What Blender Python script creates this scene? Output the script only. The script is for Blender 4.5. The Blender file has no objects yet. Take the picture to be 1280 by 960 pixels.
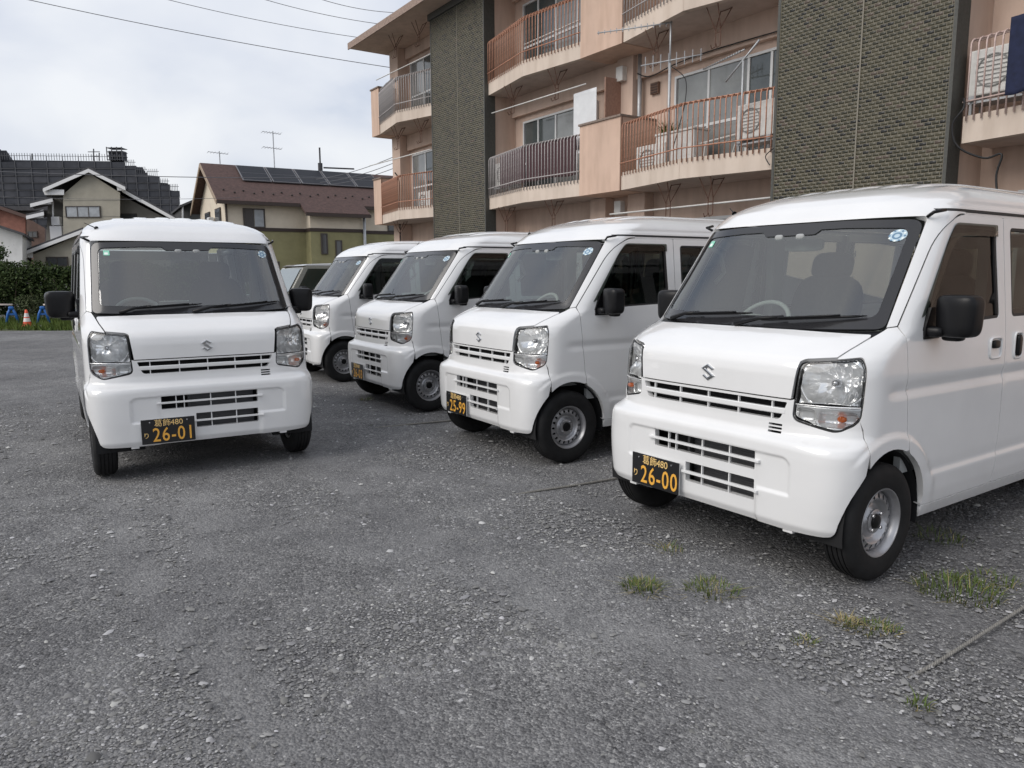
import bpy, bmesh, math, random
import numpy as np
from mathutils import Vector, Matrix
from mathutils.geometry import delaunay_2d_cdt
random.seed(7); rng = np.random.default_rng(11)
R = math.radians
scene = bpy.context.scene
col = scene.collection
# ------------------------------------------------------------------ camera
FPX, CAMH, PITCH, ROLL = 942.2, 1.349, R(-8.197), R(-0.28)
fw = Vector((0, math.cos(PITCH), math.sin(PITCH))); upv = Vector((0, -math.sin(PITCH), math.cos(PITCH))); rt = Vector((1, 0, 0))
cx_ = rt*math.cos(ROLL) + upv*math.sin(ROLL); cy_ = -rt*math.sin(ROLL) + upv*math.cos(ROLL)
cam_d = bpy.data.cameras.new('camera'); cam = bpy.data.objects.new('camera', cam_d); col.objects.link(cam)
m = Matrix((cx_, cy_, -fw)).transposed().to_4x4(); m.translation = Vector((0, 0, CAMH)); cam.matrix_world = m
cam_d.sensor_fit = 'HORIZONTAL'; cam_d.sensor_width = 36; cam_d.lens = FPX/1280*36
cam_d.clip_start = 0.05; cam_d.clip_end = 2000
scene.camera = cam
# ------------------------------------------------------------------ sky
SUN_EL, SUN_AZ = R(38), R(-120)          # azimuth measured clockwise from +Y (straight ahead)
world = bpy.data.worlds.new('World'); scene.world = world; world.use_nodes = True
nt = world.node_tree; nt.nodes.clear()
def wn(t, **kw):
    n = nt.nodes.new(t)
    for k, v in kw.items(): setattr(n, k, v)
    return n
out = wn('ShaderNodeOutputWorld'); bg = wn('ShaderNodeBackground'); nt.links.new(bg.outputs[0], out.inputs[0])
sky = wn('ShaderNodeTexSky', sky_type='NISHITA', sun_disc=False, sun_elevation=SUN_EL, sun_rotation=SUN_AZ)
sky.air_density = 1.4; sky.dust_density = 3.0
tc = wn('ShaderNodeTexCoord'); sep = wn('ShaderNodeSeparateXYZ'); nt.links.new(tc.outputs['Generated'], sep.inputs[0])
mx = wn('ShaderNodeMath', operation='MAXIMUM'); nt.links.new(sep.outputs['Z'], mx.inputs[0]); mx.inputs[1].default_value = 0.0
ad = wn('ShaderNodeMath', operation='ADD'); nt.links.new(mx.outputs[0], ad.inputs[0]); ad.inputs[1].default_value = 0.5
dx = wn('ShaderNodeMath', operation='DIVIDE'); nt.links.new(sep.outputs['X'], dx.inputs[0]); nt.links.new(ad.outputs[0], dx.inputs[1])
dy = wn('ShaderNodeMath', operation='DIVIDE'); nt.links.new(sep.outputs['Y'], dy.inputs[0]); nt.links.new(ad.outputs[0], dy.inputs[1])
cmb = wn('ShaderNodeCombineXYZ'); nt.links.new(dx.outputs[0], cmb.inputs[0]); nt.links.new(dy.outputs[0], cmb.inputs[1])
ns = wn('ShaderNodeTexNoise'); ns.inputs['Scale'].default_value = 2.6; ns.inputs['Detail'].default_value = 5; ns.inputs['Roughness'].default_value = 0.46
ns.inputs['Distortion'].default_value = 0.35
nt.links.new(cmb.outputs[0], ns.inputs['Vector'])
rp = wn('ShaderNodeValToRGB'); nt.links.new(ns.outputs['Fac'], rp.inputs[0])
rp.color_ramp.elements[0].position = 0.31; rp.color_ramp.elements[0].color = (0.40, 0.47, 0.61, 1)
rp.color_ramp.elements[1].position = 0.64; rp.color_ramp.elements[1].color = (0.80, 0.815, 0.85, 1)
e_ = rp.color_ramp.elements.new(0.47); e_.color = (0.66, 0.69, 0.765, 1)
sc_ = wn('ShaderNodeMix', data_type='RGBA', blend_type='MULTIPLY'); sc_.inputs[0].default_value = 1.0
nt.links.new(sky.outputs[0], sc_.inputs[6]); sc_.inputs[7].default_value = (0.1, 0.1, 0.1, 1)
mixs = wn('ShaderNodeMix', data_type='RGBA'); mixs.inputs[0].default_value = 0.86
nt.links.new(sc_.outputs[2], mixs.inputs[6]); nt.links.new(rp.outputs[0], mixs.inputs[7])
nt.links.new(mixs.outputs[2], bg.inputs[0]); bg.inputs[1].default_value = 0.95
# ------------------------------------------------------------------ sun
sd = bpy.data.lights.new('sun', 'SUN'); sd.energy = 1.45; sd.angle = R(40); sd.color = (1, 0.955, 0.9)
sun = bpy.data.objects.new('sun', sd); col.objects.link(sun)
sdir = Vector((math.sin(SUN_AZ)*math.cos(SUN_EL), math.cos(SUN_AZ)*math.cos(SUN_EL), math.sin(SUN_EL)))
sun.rotation_euler = sdir.to_track_quat('Z', 'Y').to_euler(); sun.location = sdir*30
scene.view_settings.view_transform = 'Standard'; scene.view_settings.look = 'None'
scene.view_settings.gamma = 1; scene.view_settings.use_curve_mapping = False
scene.view_settings.exposure = 0.36
# ------------------------------------------------------------------ helpers
def at(px, py, Y):
    d = fw + cx_*((px-640)/FPX) - cy_*((py-480)/FPX)
    return Vector((0, 0, CAMH)) + d*(Y/d.y)
def tag(o, label=None, cat=None, group=None, kind=None):
    if label: o['label'] = label
    if cat: o['category'] = cat
    if group: o['group'] = group
    if kind: o['kind'] = kind
    return o
def empty(name, loc=(0, 0, 0), rz=0.0, parent=None):
    o = bpy.data.objects.new(name, None); col.objects.link(o); o.location = loc; o.rotation_euler = (0, 0, rz)
    o.empty_display_size = 0.2; o.parent = parent
    return o
def link(name, me, parent=None, loc=(0, 0, 0), rot=(0, 0, 0)):
    o = bpy.data.objects.new(name, me); col.objects.link(o); o.parent = parent; o.location = loc; o.rotation_euler = rot
    return o
def copy_tree(o, parent=None):
    c = o.copy(); col.objects.link(c); c.parent = parent
    for ch in o.children: copy_tree(ch, c)
    return c
class MB:
    def __init__(s): s.v = []; s.f = []
    def add(s, vs, fs):
        o = len(s.v); s.v += [tuple(map(float, p)) for p in vs]; s.f += [tuple(i+o for i in f) for f in fs]; return s
    def box(s, x0, x1, y0, y1, z0, z1, M=None):
        vs = [Vector((x, y, z)) for x in (x0, x1) for y in (y0, y1) for z in (z0, z1)]
        if M is not None: vs = [M @ p for p in vs]
        return s.add(vs, [(0, 1, 3, 2), (4, 6, 7, 5), (0, 4, 5, 1), (2, 3, 7, 6), (0, 2, 6, 4), (1, 5, 7, 3)])
    def bbox(s, x0, x1, y0, y1, z0, z1, b=0.01):
        # box with chamfered edges
        c = ((x0+x1)/2, (y0+y1)/2, (z0+z1)/2); h = (abs(x1-x0)/2, abs(y1-y0)/2, abs(z1-z0)/2); b = min(b, min(h)*0.9)
        bm = bmesh.new(); bmesh.ops.create_cube(bm, size=1)
        for v in bm.verts: v.co = Vector((c[0]+v.co.x*2*h[0], c[1]+v.co.y*2*h[1], c[2]+v.co.z*2*h[2]))
        bmesh.ops.bevel(bm, geom=bm.edges[:], offset=b, segments=2, affect='EDGES', profile=0.6)
        bm.verts.index_update(); s.add([v.co for v in bm.verts], [[v.index for v in f.verts] for f in bm.faces]); bm.free(); return s
    def tube(s, pts, r, n=6, caps=True):
        pts = [Vector(p) for p in pts]; rs = r if isinstance(r, (list, tuple)) else [r]*len(pts)
        vs = []; prev = None
        for i, p in enumerate(pts):
            a = pts[max(i-1, 0)]; b = pts[min(i+1, len(pts)-1)]; t = (b-a).normalized()
            if prev is None:
                ref = Vector((0, 0, 1)) if abs(t.z) < 0.9 else Vector((1, 0, 0)); q = t.cross(ref).normalized()
            else: q = (prev - t*prev.dot(t)).normalized()
            prev = q; w = t.cross(q)
            for k in range(n):
                an = 2*math.pi*k/n; vs.append(p + (q*math.cos(an)+w*math.sin(an))*rs[i])
        fs = []
        for i in range(len(pts)-1):
            for k in range(n): fs.append((i*n+k, i*n+(k+1) % n, (i+1)*n+(k+1) % n, (i+1)*n+k))
        if caps: fs.append(tuple(range(n))[::-1]); fs.append(tuple((len(pts)-1)*n+k for k in range(n)))
        return s.add(vs, fs)
    def prism(s, poly, axis, a0, a1):
        # poly: 2D points; axis 'x','y','z' extrude direction
        def P(p, a): return {'x': (a, p[0], p[1]), 'y': (p[0], a, p[1]), 'z': (p[0], p[1], a)}[axis]
        n = len(poly); vs = [P(p, a0) for p in poly]+[P(p, a1) for p in poly]
        fs = [tuple(range(n)), tuple(range(2*n-1, n-1, -1))]+[(i, i+n, (i+1) % n+n, (i+1) % n) for i in range(n)]
        return s.add(vs, fs)
    def lathe(s, prof, n=48, axis='y', c=(0, 0, 0), close=False):
        vs = []
        for (r, h) in prof:
            for k in range(n):
                a = 2*math.pi*k/n; A, B = r*math.cos(a), r*math.sin(a)
                vs.append((c[0]+A, c[1]+h, c[2]+B) if axis == 'y' else (c[0]+A, c[1]+B, c[2]+h) if axis == 'z' else (c[0]+h, c[1]+A, c[2]+B))
        fs = []; m_ = len(prof)
        for i in range(m_-1+(1 if close else 0)):
            j = (i+1) % m_
            for k in range(n): fs.append((i*n+k, j*n+k, j*n+(k+1) % n, i*n+(k+1) % n))
        return s.add(vs, fs)
    def superbox(s, c, h, e=4.0, nu=28, nv=16, M=None, fn=None):
        def sp(v, p): return math.copysign(abs(v)**p, v)
        vs = []; p = 2.0/e
        for i in range(nv+1):
            ph = -math.pi/2+math.pi*i/nv
            for k in range(nu):
                t = 2*math.pi*k/nu
                q = Vector((h[0]*sp(math.cos(ph), p)*sp(math.cos(t), p), h[1]*sp(math.cos(ph), p)*sp(math.sin(t), p), h[2]*sp(math.sin(ph), p)))
                if fn: q = fn(q)
                if M is not None: q = M @ q
                vs.append(q+Vector(c))
        fs = [(i*nu+k, i*nu+(k+1) % nu, (i+1)*nu+(k+1) % nu, (i+1)*nu+k) for i in range(nv) for k in range(nu)]
        return s.add(vs, fs)
    def mesh(s, name, mat, smooth=False, fix=True, angle=None):
        me = bpy.data.meshes.new(name); me.from_pydata(s.v, [], s.f)
        if fix:
            bm = bmesh.new(); bm.from_mesh(me); bmesh.ops.remove_doubles(bm, verts=bm.verts[:], dist=1e-6)
            bmesh.ops.recalc_face_normals(bm, faces=bm.faces[:])
            if angle:
                for e in bm.edges: e.smooth = not (len(e.link_faces) == 2 and e.calc_face_angle(0) > R(angle))
            bm.to_mesh(me); bm.free()
        me.materials.append(mat)
        if smooth or angle: me.polygons.foreach_set('use_smooth', [True]*len(me.polygons))
        me.update(); return me
    def build(s, name, mat, parent=None, smooth=False, loc=(0, 0, 0), rot=(0, 0, 0), fix=True, angle=None):
        return link(name, s.mesh(name, mat, smooth, fix, angle), parent, loc, rot)
# ------------------------------------------------------------------ materials
def newmat(name):
    mt = bpy.data.materials.new(name); mt.use_nodes = True; t = mt.node_tree; b = t.nodes['Principled BSDF']; return mt, t, b
def simple(name, c, rough=0.5, metal=0.0, spec=0.5, coat=0.0, noise=0.0, nscale=20.0, bump=0.0, trans=0.0):
    mt, t, b = newmat(name)
    b.inputs['Base Color'].default_value = (*c, 1); b.inputs['Roughness'].default_value = rough; b.inputs['Metallic'].default_value = metal
    b.inputs['Specular IOR Level'].default_value = spec; b.inputs['Coat Weight'].default_value = coat; b.inputs['Coat Roughness'].default_value = 0.06
    if trans: b.inputs['Transmission Weight'].default_value = trans
    if noise or bump:
        tcn = t.nodes.new('ShaderNodeTexCoord'); n = t.nodes.new('ShaderNodeTexNoise'); n.inputs['Scale'].default_value = nscale; n.inputs['Detail'].default_value = 6
        n.inputs['Roughness'].default_value = 0.62
        t.links.new(tcn.outputs['Object'], n.inputs['Vector'])
        if noise:
            r = t.nodes.new('ShaderNodeValToRGB'); t.links.new(n.outputs['Fac'], r.inputs[0])
            r.color_ramp.elements[0].position = 0.3; r.color_ramp.elements[1].position = 0.7
            r.color_ramp.elements[0].color = (*[max(0, x*(1-noise)) for x in c], 1); r.color_ramp.elements[1].color = (*[min(1, x*(1+noise)) for x in c], 1)
            t.links.new(r.outputs[0], b.inputs['Base Color'])
        if bump:
            bp = t.nodes.new('ShaderNodeBump'); bp.inputs['Strength'].default_value = bump; bp.inputs['Distance'].default_value = 0.01
            t.links.new(n.outputs['Fac'], bp.inputs['Height']); t.links.new(bp.outputs[0], b.inputs['Normal'])
    return mt
def glassmat(name, tint, refl_rough=0.0, ior=1.5, body=0.0, bodycol=(0.1, 0.1, 0.1)):
    # clear sheet: transparent body with a fresnel reflection (real thin-glass behaviour)
    mt = bpy.data.materials.new(name); mt.use_nodes = True; t = mt.node_tree; t.nodes.clear()
    o = t.nodes.new('ShaderNodeOutputMaterial'); tr = t.nodes.new('ShaderNodeBsdfTransparent'); gl = t.nodes.new('ShaderNodeBsdfGlossy'); fr = t.nodes.new('ShaderNodeFresnel'); mxn = t.nodes.new('ShaderNodeMixShader')
    tr.inputs[0].default_value = (*tint, 1); gl.inputs['Roughness'].default_value = refl_rough; fr.inputs['IOR'].default_value = ior
    src = tr.outputs[0]
    if body:
        df = t.nodes.new('ShaderNodeBsdfDiffuse'); df.inputs[0].default_value = (*bodycol, 1); m2 = t.nodes.new('ShaderNodeMixShader'); m2.inputs[0].default_value = body
        t.links.new(tr.outputs[0], m2.inputs[1]); t.links.new(df.outputs[0], m2.inputs[2]); src = m2.outputs[0]
    t.links.new(fr.outputs[0], mxn.inputs[0]); t.links.new(src, mxn.inputs[1]); t.links.new(gl.outputs[0], mxn.inputs[2]); t.links.new(mxn.outputs[0], o.inputs[0])
    return mt
M_ = {}
def paint(name, c, rough=0.22):
    mt, t, b = newmat(name)
    tcn = t.nodes.new('ShaderNodeTexCoord'); n = t.nodes.new('ShaderNodeTexNoise'); n.inputs['Scale'].default_value = 3.5; n.inputs['Detail'].default_value = 8
    t.links.new(tcn.outputs['Object'], n.inputs['Vector'])
    r = t.nodes.new('ShaderNodeValToRGB'); t.links.new(n.outputs['Fac'], r.inputs[0])
    r.color_ramp.elements[0].position = 0.25; r.color_ramp.elements[0].color = (*[x*0.95 for x in c], 1); r.color_ramp.elements[1].position = 0.6; r.color_ramp.elements[1].color = (*c, 1)
    t.links.new(r.outputs[0], b.inputs['Base Color'])
    rr = t.nodes.new('ShaderNodeMapRange'); rr.inputs['To Min'].default_value = rough*0.8; rr.inputs['To Max'].default_value = rough*1.35
    t.links.new(n.outputs['Fac'], rr.inputs['Value']); t.links.new(rr.outputs[0], b.inputs['Roughness'])
    b.inputs['Coat Weight'].default_value = 0.9; b.inputs['Coat Roughness'].default_value = 0.05
    n2 = t.nodes.new('ShaderNodeTexNoise'); n2.inputs['Scale'].default_value = 5.0; n2.inputs['Detail'].default_value = 1
    t.links.new(tcn.outputs['Object'], n2.inputs['Vector'])
    bp = t.nodes.new('ShaderNodeBump'); bp.inputs['Strength'].default_value = 0.06; bp.inputs['Distance'].default_value = 0.01
    t.links.new(n2.outputs['Fac'], bp.inputs['Height']); t.links.new(bp.outputs[0], b.inputs['Coat Normal'])
    return mt
M_['paint'] = paint('van_white_paint', (0.77, 0.77, 0.765), 0.16)
M_['black_plastic'] = simple('black_plastic', (0.007, 0.007, 0.008), 0.34, spec=0.25, bump=0.05, nscale=400)
M_['frit'] = simple('glass_black_border', (0.022, 0.022, 0.024), 0.2, coat=0.3)
M_['seal'] = simple('rubber_seal', (0.015, 0.015, 0.016), 0.6)
M_['dark'] = simple('dark_void', (0.008, 0.008, 0.009), 0.85)
M_['tyre'] = simple('tyre_rubber', (0.012, 0.012, 0.0125), 0.75, spec=0.3, noise=0.35, nscale=14)
M_['steel'] = simple('wheel_steel', (0.42, 0.42, 0.43), 0.38, metal=0.75, noise=0.12, nscale=12)
M_['chrome'] = simple('chrome', (0.95, 0.95, 0.95), 0.12, metal=0.5)
M_['satin'] = simple('satin_silver', (0.55, 0.55, 0.56), 0.22, metal=0.9)
M_['emblem'] = simple('emblem_chrome', (0.58, 0.59, 0.60), 0.12, metal=1.0)
M_['lens'] = glassmat('clear_lens', (0.97, 0.98, 0.98), 0.0, 1.5)
M_['wglass'] = glassmat('windscreen_glass', (0.84, 0.93, 0.89), 0.0, 2.5, 0.02, (0.5, 0.54, 0.52))
M_['dglass'] = glassmat('door_glass', (0.20, 0.25, 0.23), 0.0, 1.36)
M_['tglass'] = glassmat('tinted_glass', (0.28, 0.31, 0.29), 0.0, 1.4)
M_['amber'] = simple('amber_bulb', (0.85, 0.18, 0.03), 0.2, coat=0.5)
M_['red'] = simple('red_lens', (0.35, 0.012, 0.012), 0.15, coat=0.6)
M_['trim'] = simple('interior_grey', (0.36, 0.37, 0.365), 0.7)
M_['liner'] = simple('interior_headliner', (0.62, 0.62, 0.61), 0.9)
M_['seat'] = simple('seat_fabric', (0.05, 0.052, 0.056), 0.9, noise=0.2, nscale=60)
M_['plate'] = simple('plate_black', (0.012, 0.012, 0.013), 0.35)
M_['plate_char'] = simple('plate_amber_print', (0.80, 0.41, 0.06), 0.45)
M_['plate_white'] = simple('plate_pale_print', (0.80, 0.55, 0.22), 0.45)
M_['sticker'] = simple('sticker_pale_blue', (0.46, 0.58, 0.65), 0.5)
M_['sticker_w'] = simple('sticker_white', (0.8, 0.85, 0.82), 0.5)
M_['sticker_d'] = simple('sticker_deep_blue', (0.12, 0.22, 0.33), 0.5)
M_['sticker_g'] = simple('sticker_green', (0.25, 0.6, 0.45), 0.5)
M_['rad'] = simple('radiator_grey', (0.09, 0.09, 0.095), 0.5, metal=0.4)
M_['mirror'] = simple('mirror_glass', (0.75, 0.78, 0.8), 0.02, metal=1.0)
# ------------------------------------------------------------------ the van: body surface
def table(pts, sig=0.0045):
    zs = np.arange(0.15, 1.8601, 0.002); a = np.array(pts); v = np.interp(zs, a[:, 0], a[:, 1])
    k = int(4*sig/0.002); w = np.exp(-0.5*(np.arange(-k, k+1)*0.002/sig)**2); w /= w.sum()
    vp = np.concatenate([2*v[0]-v[k:0:-1], v, v[-1]*np.ones(k)]); s = np.convolve(vp, w, 'valid')
    bl = np.clip((zs-1.775)/0.03, 0, 1); s = s*(1-bl)+v*bl
    return lambda z: np.interp(z, zs, s)
F0 = table([(.15, -.11), (.20, -.085), (.235, -.070), (.268, -.053), (.40, -.047), (.56, -.045), (.605, -.047), (.625, -.051), (.640, -.076), (.655, -.087), (.70, -.090), (.81, -.088), (.915, -.091), (.955, -.097), (.99, -.120), (1.03, -.180), (1.065, -.250), (1.092, -.318), (1.11, -.345),
            (1.60, -.712), (1.63, -.738), (1.685, -.80), (1.732, -.885), (1.767, -.99), (1.793, -1.12), (1.811, -1.28), (1.824, -1.5), (1.832, -1.8)])
WF = table([(.15, .69), (.20, .70), (.26, .718), (.35, .730), (.5, .7375), (.92, .7375), (1.0, .735), (1.1, .728), (1.3, .708), (1.6, .678), (1.63, .674), (1.67, .663), (1.705, .645), (1.737, .612), (1.763, .572), (1.785, .515), (1.803, .43), (1.817, .32), (1.827, .18), (1.832, .03)])
AF = table([(.15, 9), (.45, 9), (.60, 8), (.632, 6.5), (.66, 4.8), (.70, 4.6), (1.0, 4.4), (1.1, 4), (1.63, 4.2), (1.74, 3.6), (1.80, 3), (1.832, 2.2)])
DF = table([(.15, .15), (.45, .15), (.59, .155), (.625, .175), (.66, .232), (.69, .24), (.98, .265), (1.05, .26), (1.1, .25), (1.6, .23), (1.69, .27), (1.76, .34), (1.80, .4), (1.832, .2)])
R0 = table([(.15, -3.33), (.25, -3.36), (.40, -3.385), (.55, -3.39), (.60, -3.37), (1.0, -3.36), (1.6, -3.27), (1.7, -3.22), (1.765, -3.1), (1.80, -2.95), (1.822, -2.6), (1.832, -2.2)])
AR, DR = 5.0, 0.14
HUBX, HUBZ, REARX = -0.416, 0.263, -2.846
def sstep(a, b, x):
    t = np.clip((x-a)/(b-a), 0, 1); return t*t*(3-2*t)
def corner(sg, W, A, D):
    lo = np.zeros_like(sg); hi = np.full_like(sg, math.pi/2)
    for _ in range(42):
        t = (lo+hi)/2; g = W*np.sin(t)**(2/A)+D*(1-np.cos(t)); b = g < sg; lo = np.where(b, t, lo); hi = np.where(b, hi, t)
    t = (lo+hi)/2; return W*np.sin(t)**(2/A), D*(1-np.cos(t))
def surf0(sg, z):
    s_ = np.sign(sg); a = np.abs(sg); W, A, D, f, r = WF(z), AF(z), DF(z), F0(z), R0(z)
    L1 = W+D; L2 = W+f-(r+DR); L3 = 2*W+f-r
    y1, d1 = corner(np.minimum(a, L1), W, A, D)
    y3, d3 = corner(np.clip(L3-a, 0, W+DR), W, np.full_like(W, AR), np.full_like(W, DR))
    x = np.where(a < L1, f-d1, np.where(a < L2, f+W-a, r+d3)); y = np.where(a < L1, y1, np.where(a < L2, W, y3))
    return x, y, s_
def surf(sg, z):
    sg = np.asarray(sg, float); z = np.asarray(z, float)
    x, y, s_ = surf0(sg, z)
    # pressed features ------------------------------------------------
    front = (x > -0.30) & (y < 0.62)
    qy = np.abs(y)-0.455; qz = np.abs(z-0.385)-0.135
    d = np.hypot(np.maximum(qy, 0), np.maximum(qz, 0))+np.minimum(np.maximum(qy, qz), 0)-0.04
    rec = sstep(0.006, -0.005, d)*sstep(0.20, 0.235, z)
    pod = sstep(0.315, 0.335, y)
    x = x-np.where(front, 0.013*rec - 0.004*rec*pod - 0.010*rec*pod*sstep(0.402, 0.392, z), 0)
    side = sstep(-0.34, -0.46, x)*sstep(-3.30, -3.2, x)
    t = z-0.845
    groove = np.where(t > 0, np.clip(1-t/0.045, 0, 1), np.clip(1+t/0.034, 0, 1))
    y = y-0.011*groove*side
    y = y+0.009*sstep(0.455, 0.425, z)*sstep(-0.70, -0.80, x)*sstep(-3.2, -3.1, x)*sstep(0.23, 0.3, z)
    for hx in (HUBX, REARX):
        dd = np.hypot(x-hx, (z-HUBZ)); y = y+0.011*sstep(0.405, 0.385, dd)*sstep(0.25, 0.45, z)*(sstep(-0.12, -0.22, x))
    # roof side channel
    y = y-0.006*np.where((z > 1.64) & (z < 1.80), sstep(1.66, 1.668, z)*sstep(1.69, 1.675, z), 0)*sstep(-0.86, -1.0, x)
    return np.stack([x, s_*y+0*x, z+0*x], -1)
def sig(kind, a, z):
    z = np.asarray(z, float)
    W, A, D, f, r = WF(z), AF(z), DF(z), F0(z), R0(z)
    if kind == 'f':
        q = np.minimum(abs(a)/W, 1.0)**(A/2); return float(np.sign(a)*(abs(a)+D*(1-np.sqrt(1-q*q))))
    if kind == 's':
        if a <= f-D: return float(W+f-a)
        c = min(1.0, max(0.0, 1-(f-a)/D)); y = W*math.sqrt(1-c*c)**(2/A); return float(y+f-a)
    if kind == 'r':
        q = min(abs(a)/W, 1.0)**(AR/2); return float(2*W+f-r-(abs(a)+DR*(1-math.sqrt(1-q*q))))
def native(kind, s, z):
    x, y, s_ = surf0(np.array([s]), np.array([z])); return float(x[0]) if kind == 's' else float(y[0]*s_[0])
def loop(pts, h=0.018, closed=True):
    # tokens (kind, a, z[, corner radius]) -> list of (sigma, z)
    n = len(pts); exp = []
    for i, p in enumerate(pts):
        if len(p) > 3 and p[3] > 0:
            k = p[0]; P = Vector((p[1], p[2])); nb = []
            for q in (pts[i-1], pts[(i+1) % n]):
                a = q[1] if q[0] == k else native(k, sig(q[0], q[1], q[2]), q[2]); nb.append(Vector((a, q[2])))
            d0 = nb[0]-P; d1 = nb[1]-P; r0 = min(p[3], d0.length*0.49); r1 = min(p[3], d1.length*0.49)
            A = P+d0.normalized()*r0; B = P+d1.normalized()*r1
            for j in range(7):
                t = j/6; q = A*(1-t)**2+P*2*t*(1-t)+B*t*t; exp.append((k, q.x, q.y))
        else: exp.append(p[:3])
    res = []; m_ = len(exp)
    for i in range(m_ if closed else m_-1):
        p, q = exp[i], exp[(i+1) % m_]
        if p[0] == q[0]:
            L = math.hypot(p[1]-q[1], p[2]-q[2]); k = max(1, math.ceil(L/h))
            for j in range(k): t = j/k; z = p[2]+(q[2]-p[2])*t; res.append((sig(p[0], p[1]+(q[1]-p[1])*t, z), z))
        else:
            s0, s1 = sig(*p), sig(*q); L = math.hypot(s0-s1, p[2]-q[2]); k = max(1, math.ceil(L/h))
            for j in range(k): t = j/k; res.append((s0+(s1-s0)*t, p[2]+(q[2]-p[2])*t))
    if not closed: res.append((sig(*exp[-1]), exp[-1][2]))
    return res
def pip(P, poly):
    x, y = P[:, 0], P[:, 1]; ins = np.zeros(len(P), bool); q = np.array(poly); j = len(q)-1
    for i in range(len(q)):
        xi, yi = q[i]; xj, yj = q[j]
        c = ((yi > y) != (yj > y)); 
        if c.any():
            xx = (xj-xi)*(y-yi)/((yj-yi) if yj != yi else 1e-12)+xi; ins ^= c & (x < xx)
        j = i
    return ins
def tri_domain(outer, holes=(), du=0.03, dz=0.0125):
    loops = [outer]+list(holes); V = []; E = []
    for lp in loops:
        o = len(V); n = len(lp); V += [tuple(p) for p in lp]; E += [(o+i, o+(i+1) % n) for i in range(n)]
    B = np.array(V); u0, v0 = B.min(0); u1, v1 = B.max(0)
    gu = np.arange(u0+du/2, u1, du); gv = np.arange(v0+dz/2, v1, dz)
    if len(gu) and len(gv):
        G = np.stack(np.meshgrid(gu, gv), -1).reshape(-1, 2); k = pip(G, outer)
        for h_ in holes: k &= ~pip(G, h_)
        G = G[k]
        keep = np.ones(len(G), bool); sc = np.array([du, dz])
        for i in range(0, len(G), 2000):
            dd = np.abs((G[i:i+2000, None]-B[None])/sc); dd = np.hypot(dd[..., 0], dd[..., 1]); keep[i:i+2000] = dd.min(1) > 0.42
        V += [tuple(p) for p in G[keep]]
    r = delaunay_2d_cdt([Vector(p) for p in V], E, [], 0, 1e-7)
    P = np.array([tuple(p) for p in r[0]]); F = np.array([tuple(f) for f in r[2] if len(f) == 3])
    c = P[F].mean(1); k = pip(c, outer)
    for h_ in holes: k &= ~pip(c, h_)
    F = F[k]; a = P[F]; ar = (a[:, 1, 0]-a[:, 0, 0])*(a[:, 2, 1]-a[:, 0, 1])-(a[:, 1, 1]-a[:, 0, 1])*(a[:, 2, 0]-a[:, 0, 0])
    F[ar < 0] = F[ar < 0][:, ::-1]; F = F[np.abs(ar) > 1e-10]
    return P, F
def skin(P, F, fn, off=0.0, thick=0.012, flip=False, mirror=False):
    e = 1e-4
    X = fn(P[:, 0], P[:, 1]); du = fn(P[:, 0]+e, P[:, 1])-fn(P[:, 0]-e, P[:, 1]); dv = fn(P[:, 0], P[:, 1]+e)-fn(P[:, 0], P[:, 1]-e)
    N = np.cross(du, dv); N /= np.maximum(np.linalg.norm(N, axis=1, keepdims=True), 1e-12)
    X = X+N*off
    ed = {}
    for f in F:
        for i in range(3):
            a, b = int(f[i]), int(f[(i+1) % 3]); ed[(a, b)] = 1
    bd = [(a, b) for (a, b) in ed if (b, a) not in ed]
    vs = [tuple(p) for p in X]; fs = [tuple(int(i) for i in f) for f in F]
    if thick:
        mp = {}
        def dup(i):
            if i not in mp:
                mp[i] = len(vs); vs.append(tuple(X[i])); vs.append(tuple(X[i]-N[i]*thick))
            return mp[i]
        for a, b in bd:
            A, Bv = dup(a), dup(b); fs.append((Bv, A, A+1, Bv+1))
    if mirror: vs = [(x, -y, z) for x, y, z in vs]; fs = [f[::-1] for f in fs]
    return vs, fs
def panel(name, outer, holes=(), mat=None, parent=None, off=0.0, thick=0.012, du=0.03, dz=0.0125, mirror=False, fn=surf, both=False, objs=None):
    P, F = tri_domain(outer, holes, du, dz); res = []
    for mir in ((False, True) if both else (mirror,)):
        vs, fs = skin(P, F, fn, off, thick, mirror=mir); b = MB(); b.add(vs, fs)
        pr = parent[1 if mir else 0] if isinstance(parent, (list, tuple)) else parent
        res.append(b.build(name, mat, pr, smooth=True, fix=False))
    return res
def inset(lp, d):
    # inward offset of a closed loop (sigma, z)
    P = np.array(lp); n = len(P); a = 0.5*np.sum(P[:, 0]*np.roll(P[:, 1], -1)-np.roll(P[:, 0], -1)*P[:, 1]); sg = 1 if a > 0 else -1
    T = np.roll(P, -1, 0)-np.roll(P, 1, 0); T /= np.maximum(np.linalg.norm(T, axis=1, keepdims=True), 1e-9)
    Nn = np.stack([-T[:, 1], T[:, 0]], 1)*sg; return [tuple(p) for p in P+Nn*d]
def mir(lp): return [(-s, z) for s, z in lp][::-1]
def arch(hx, z0, z1, side, rx=0.318, rz=0.335, n=26):
    # points on the wheel-arch ellipse from the front foot (side=+1) to the rear foot, clipped by z
    res = []
    for i in range(n+1):
        a = math.pi*i/n; res.append((hx+(0.300 if math.cos(a) > 0 else rx)*math.cos(a), HUBZ+rz*math.sin(a)))
    return res
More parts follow.
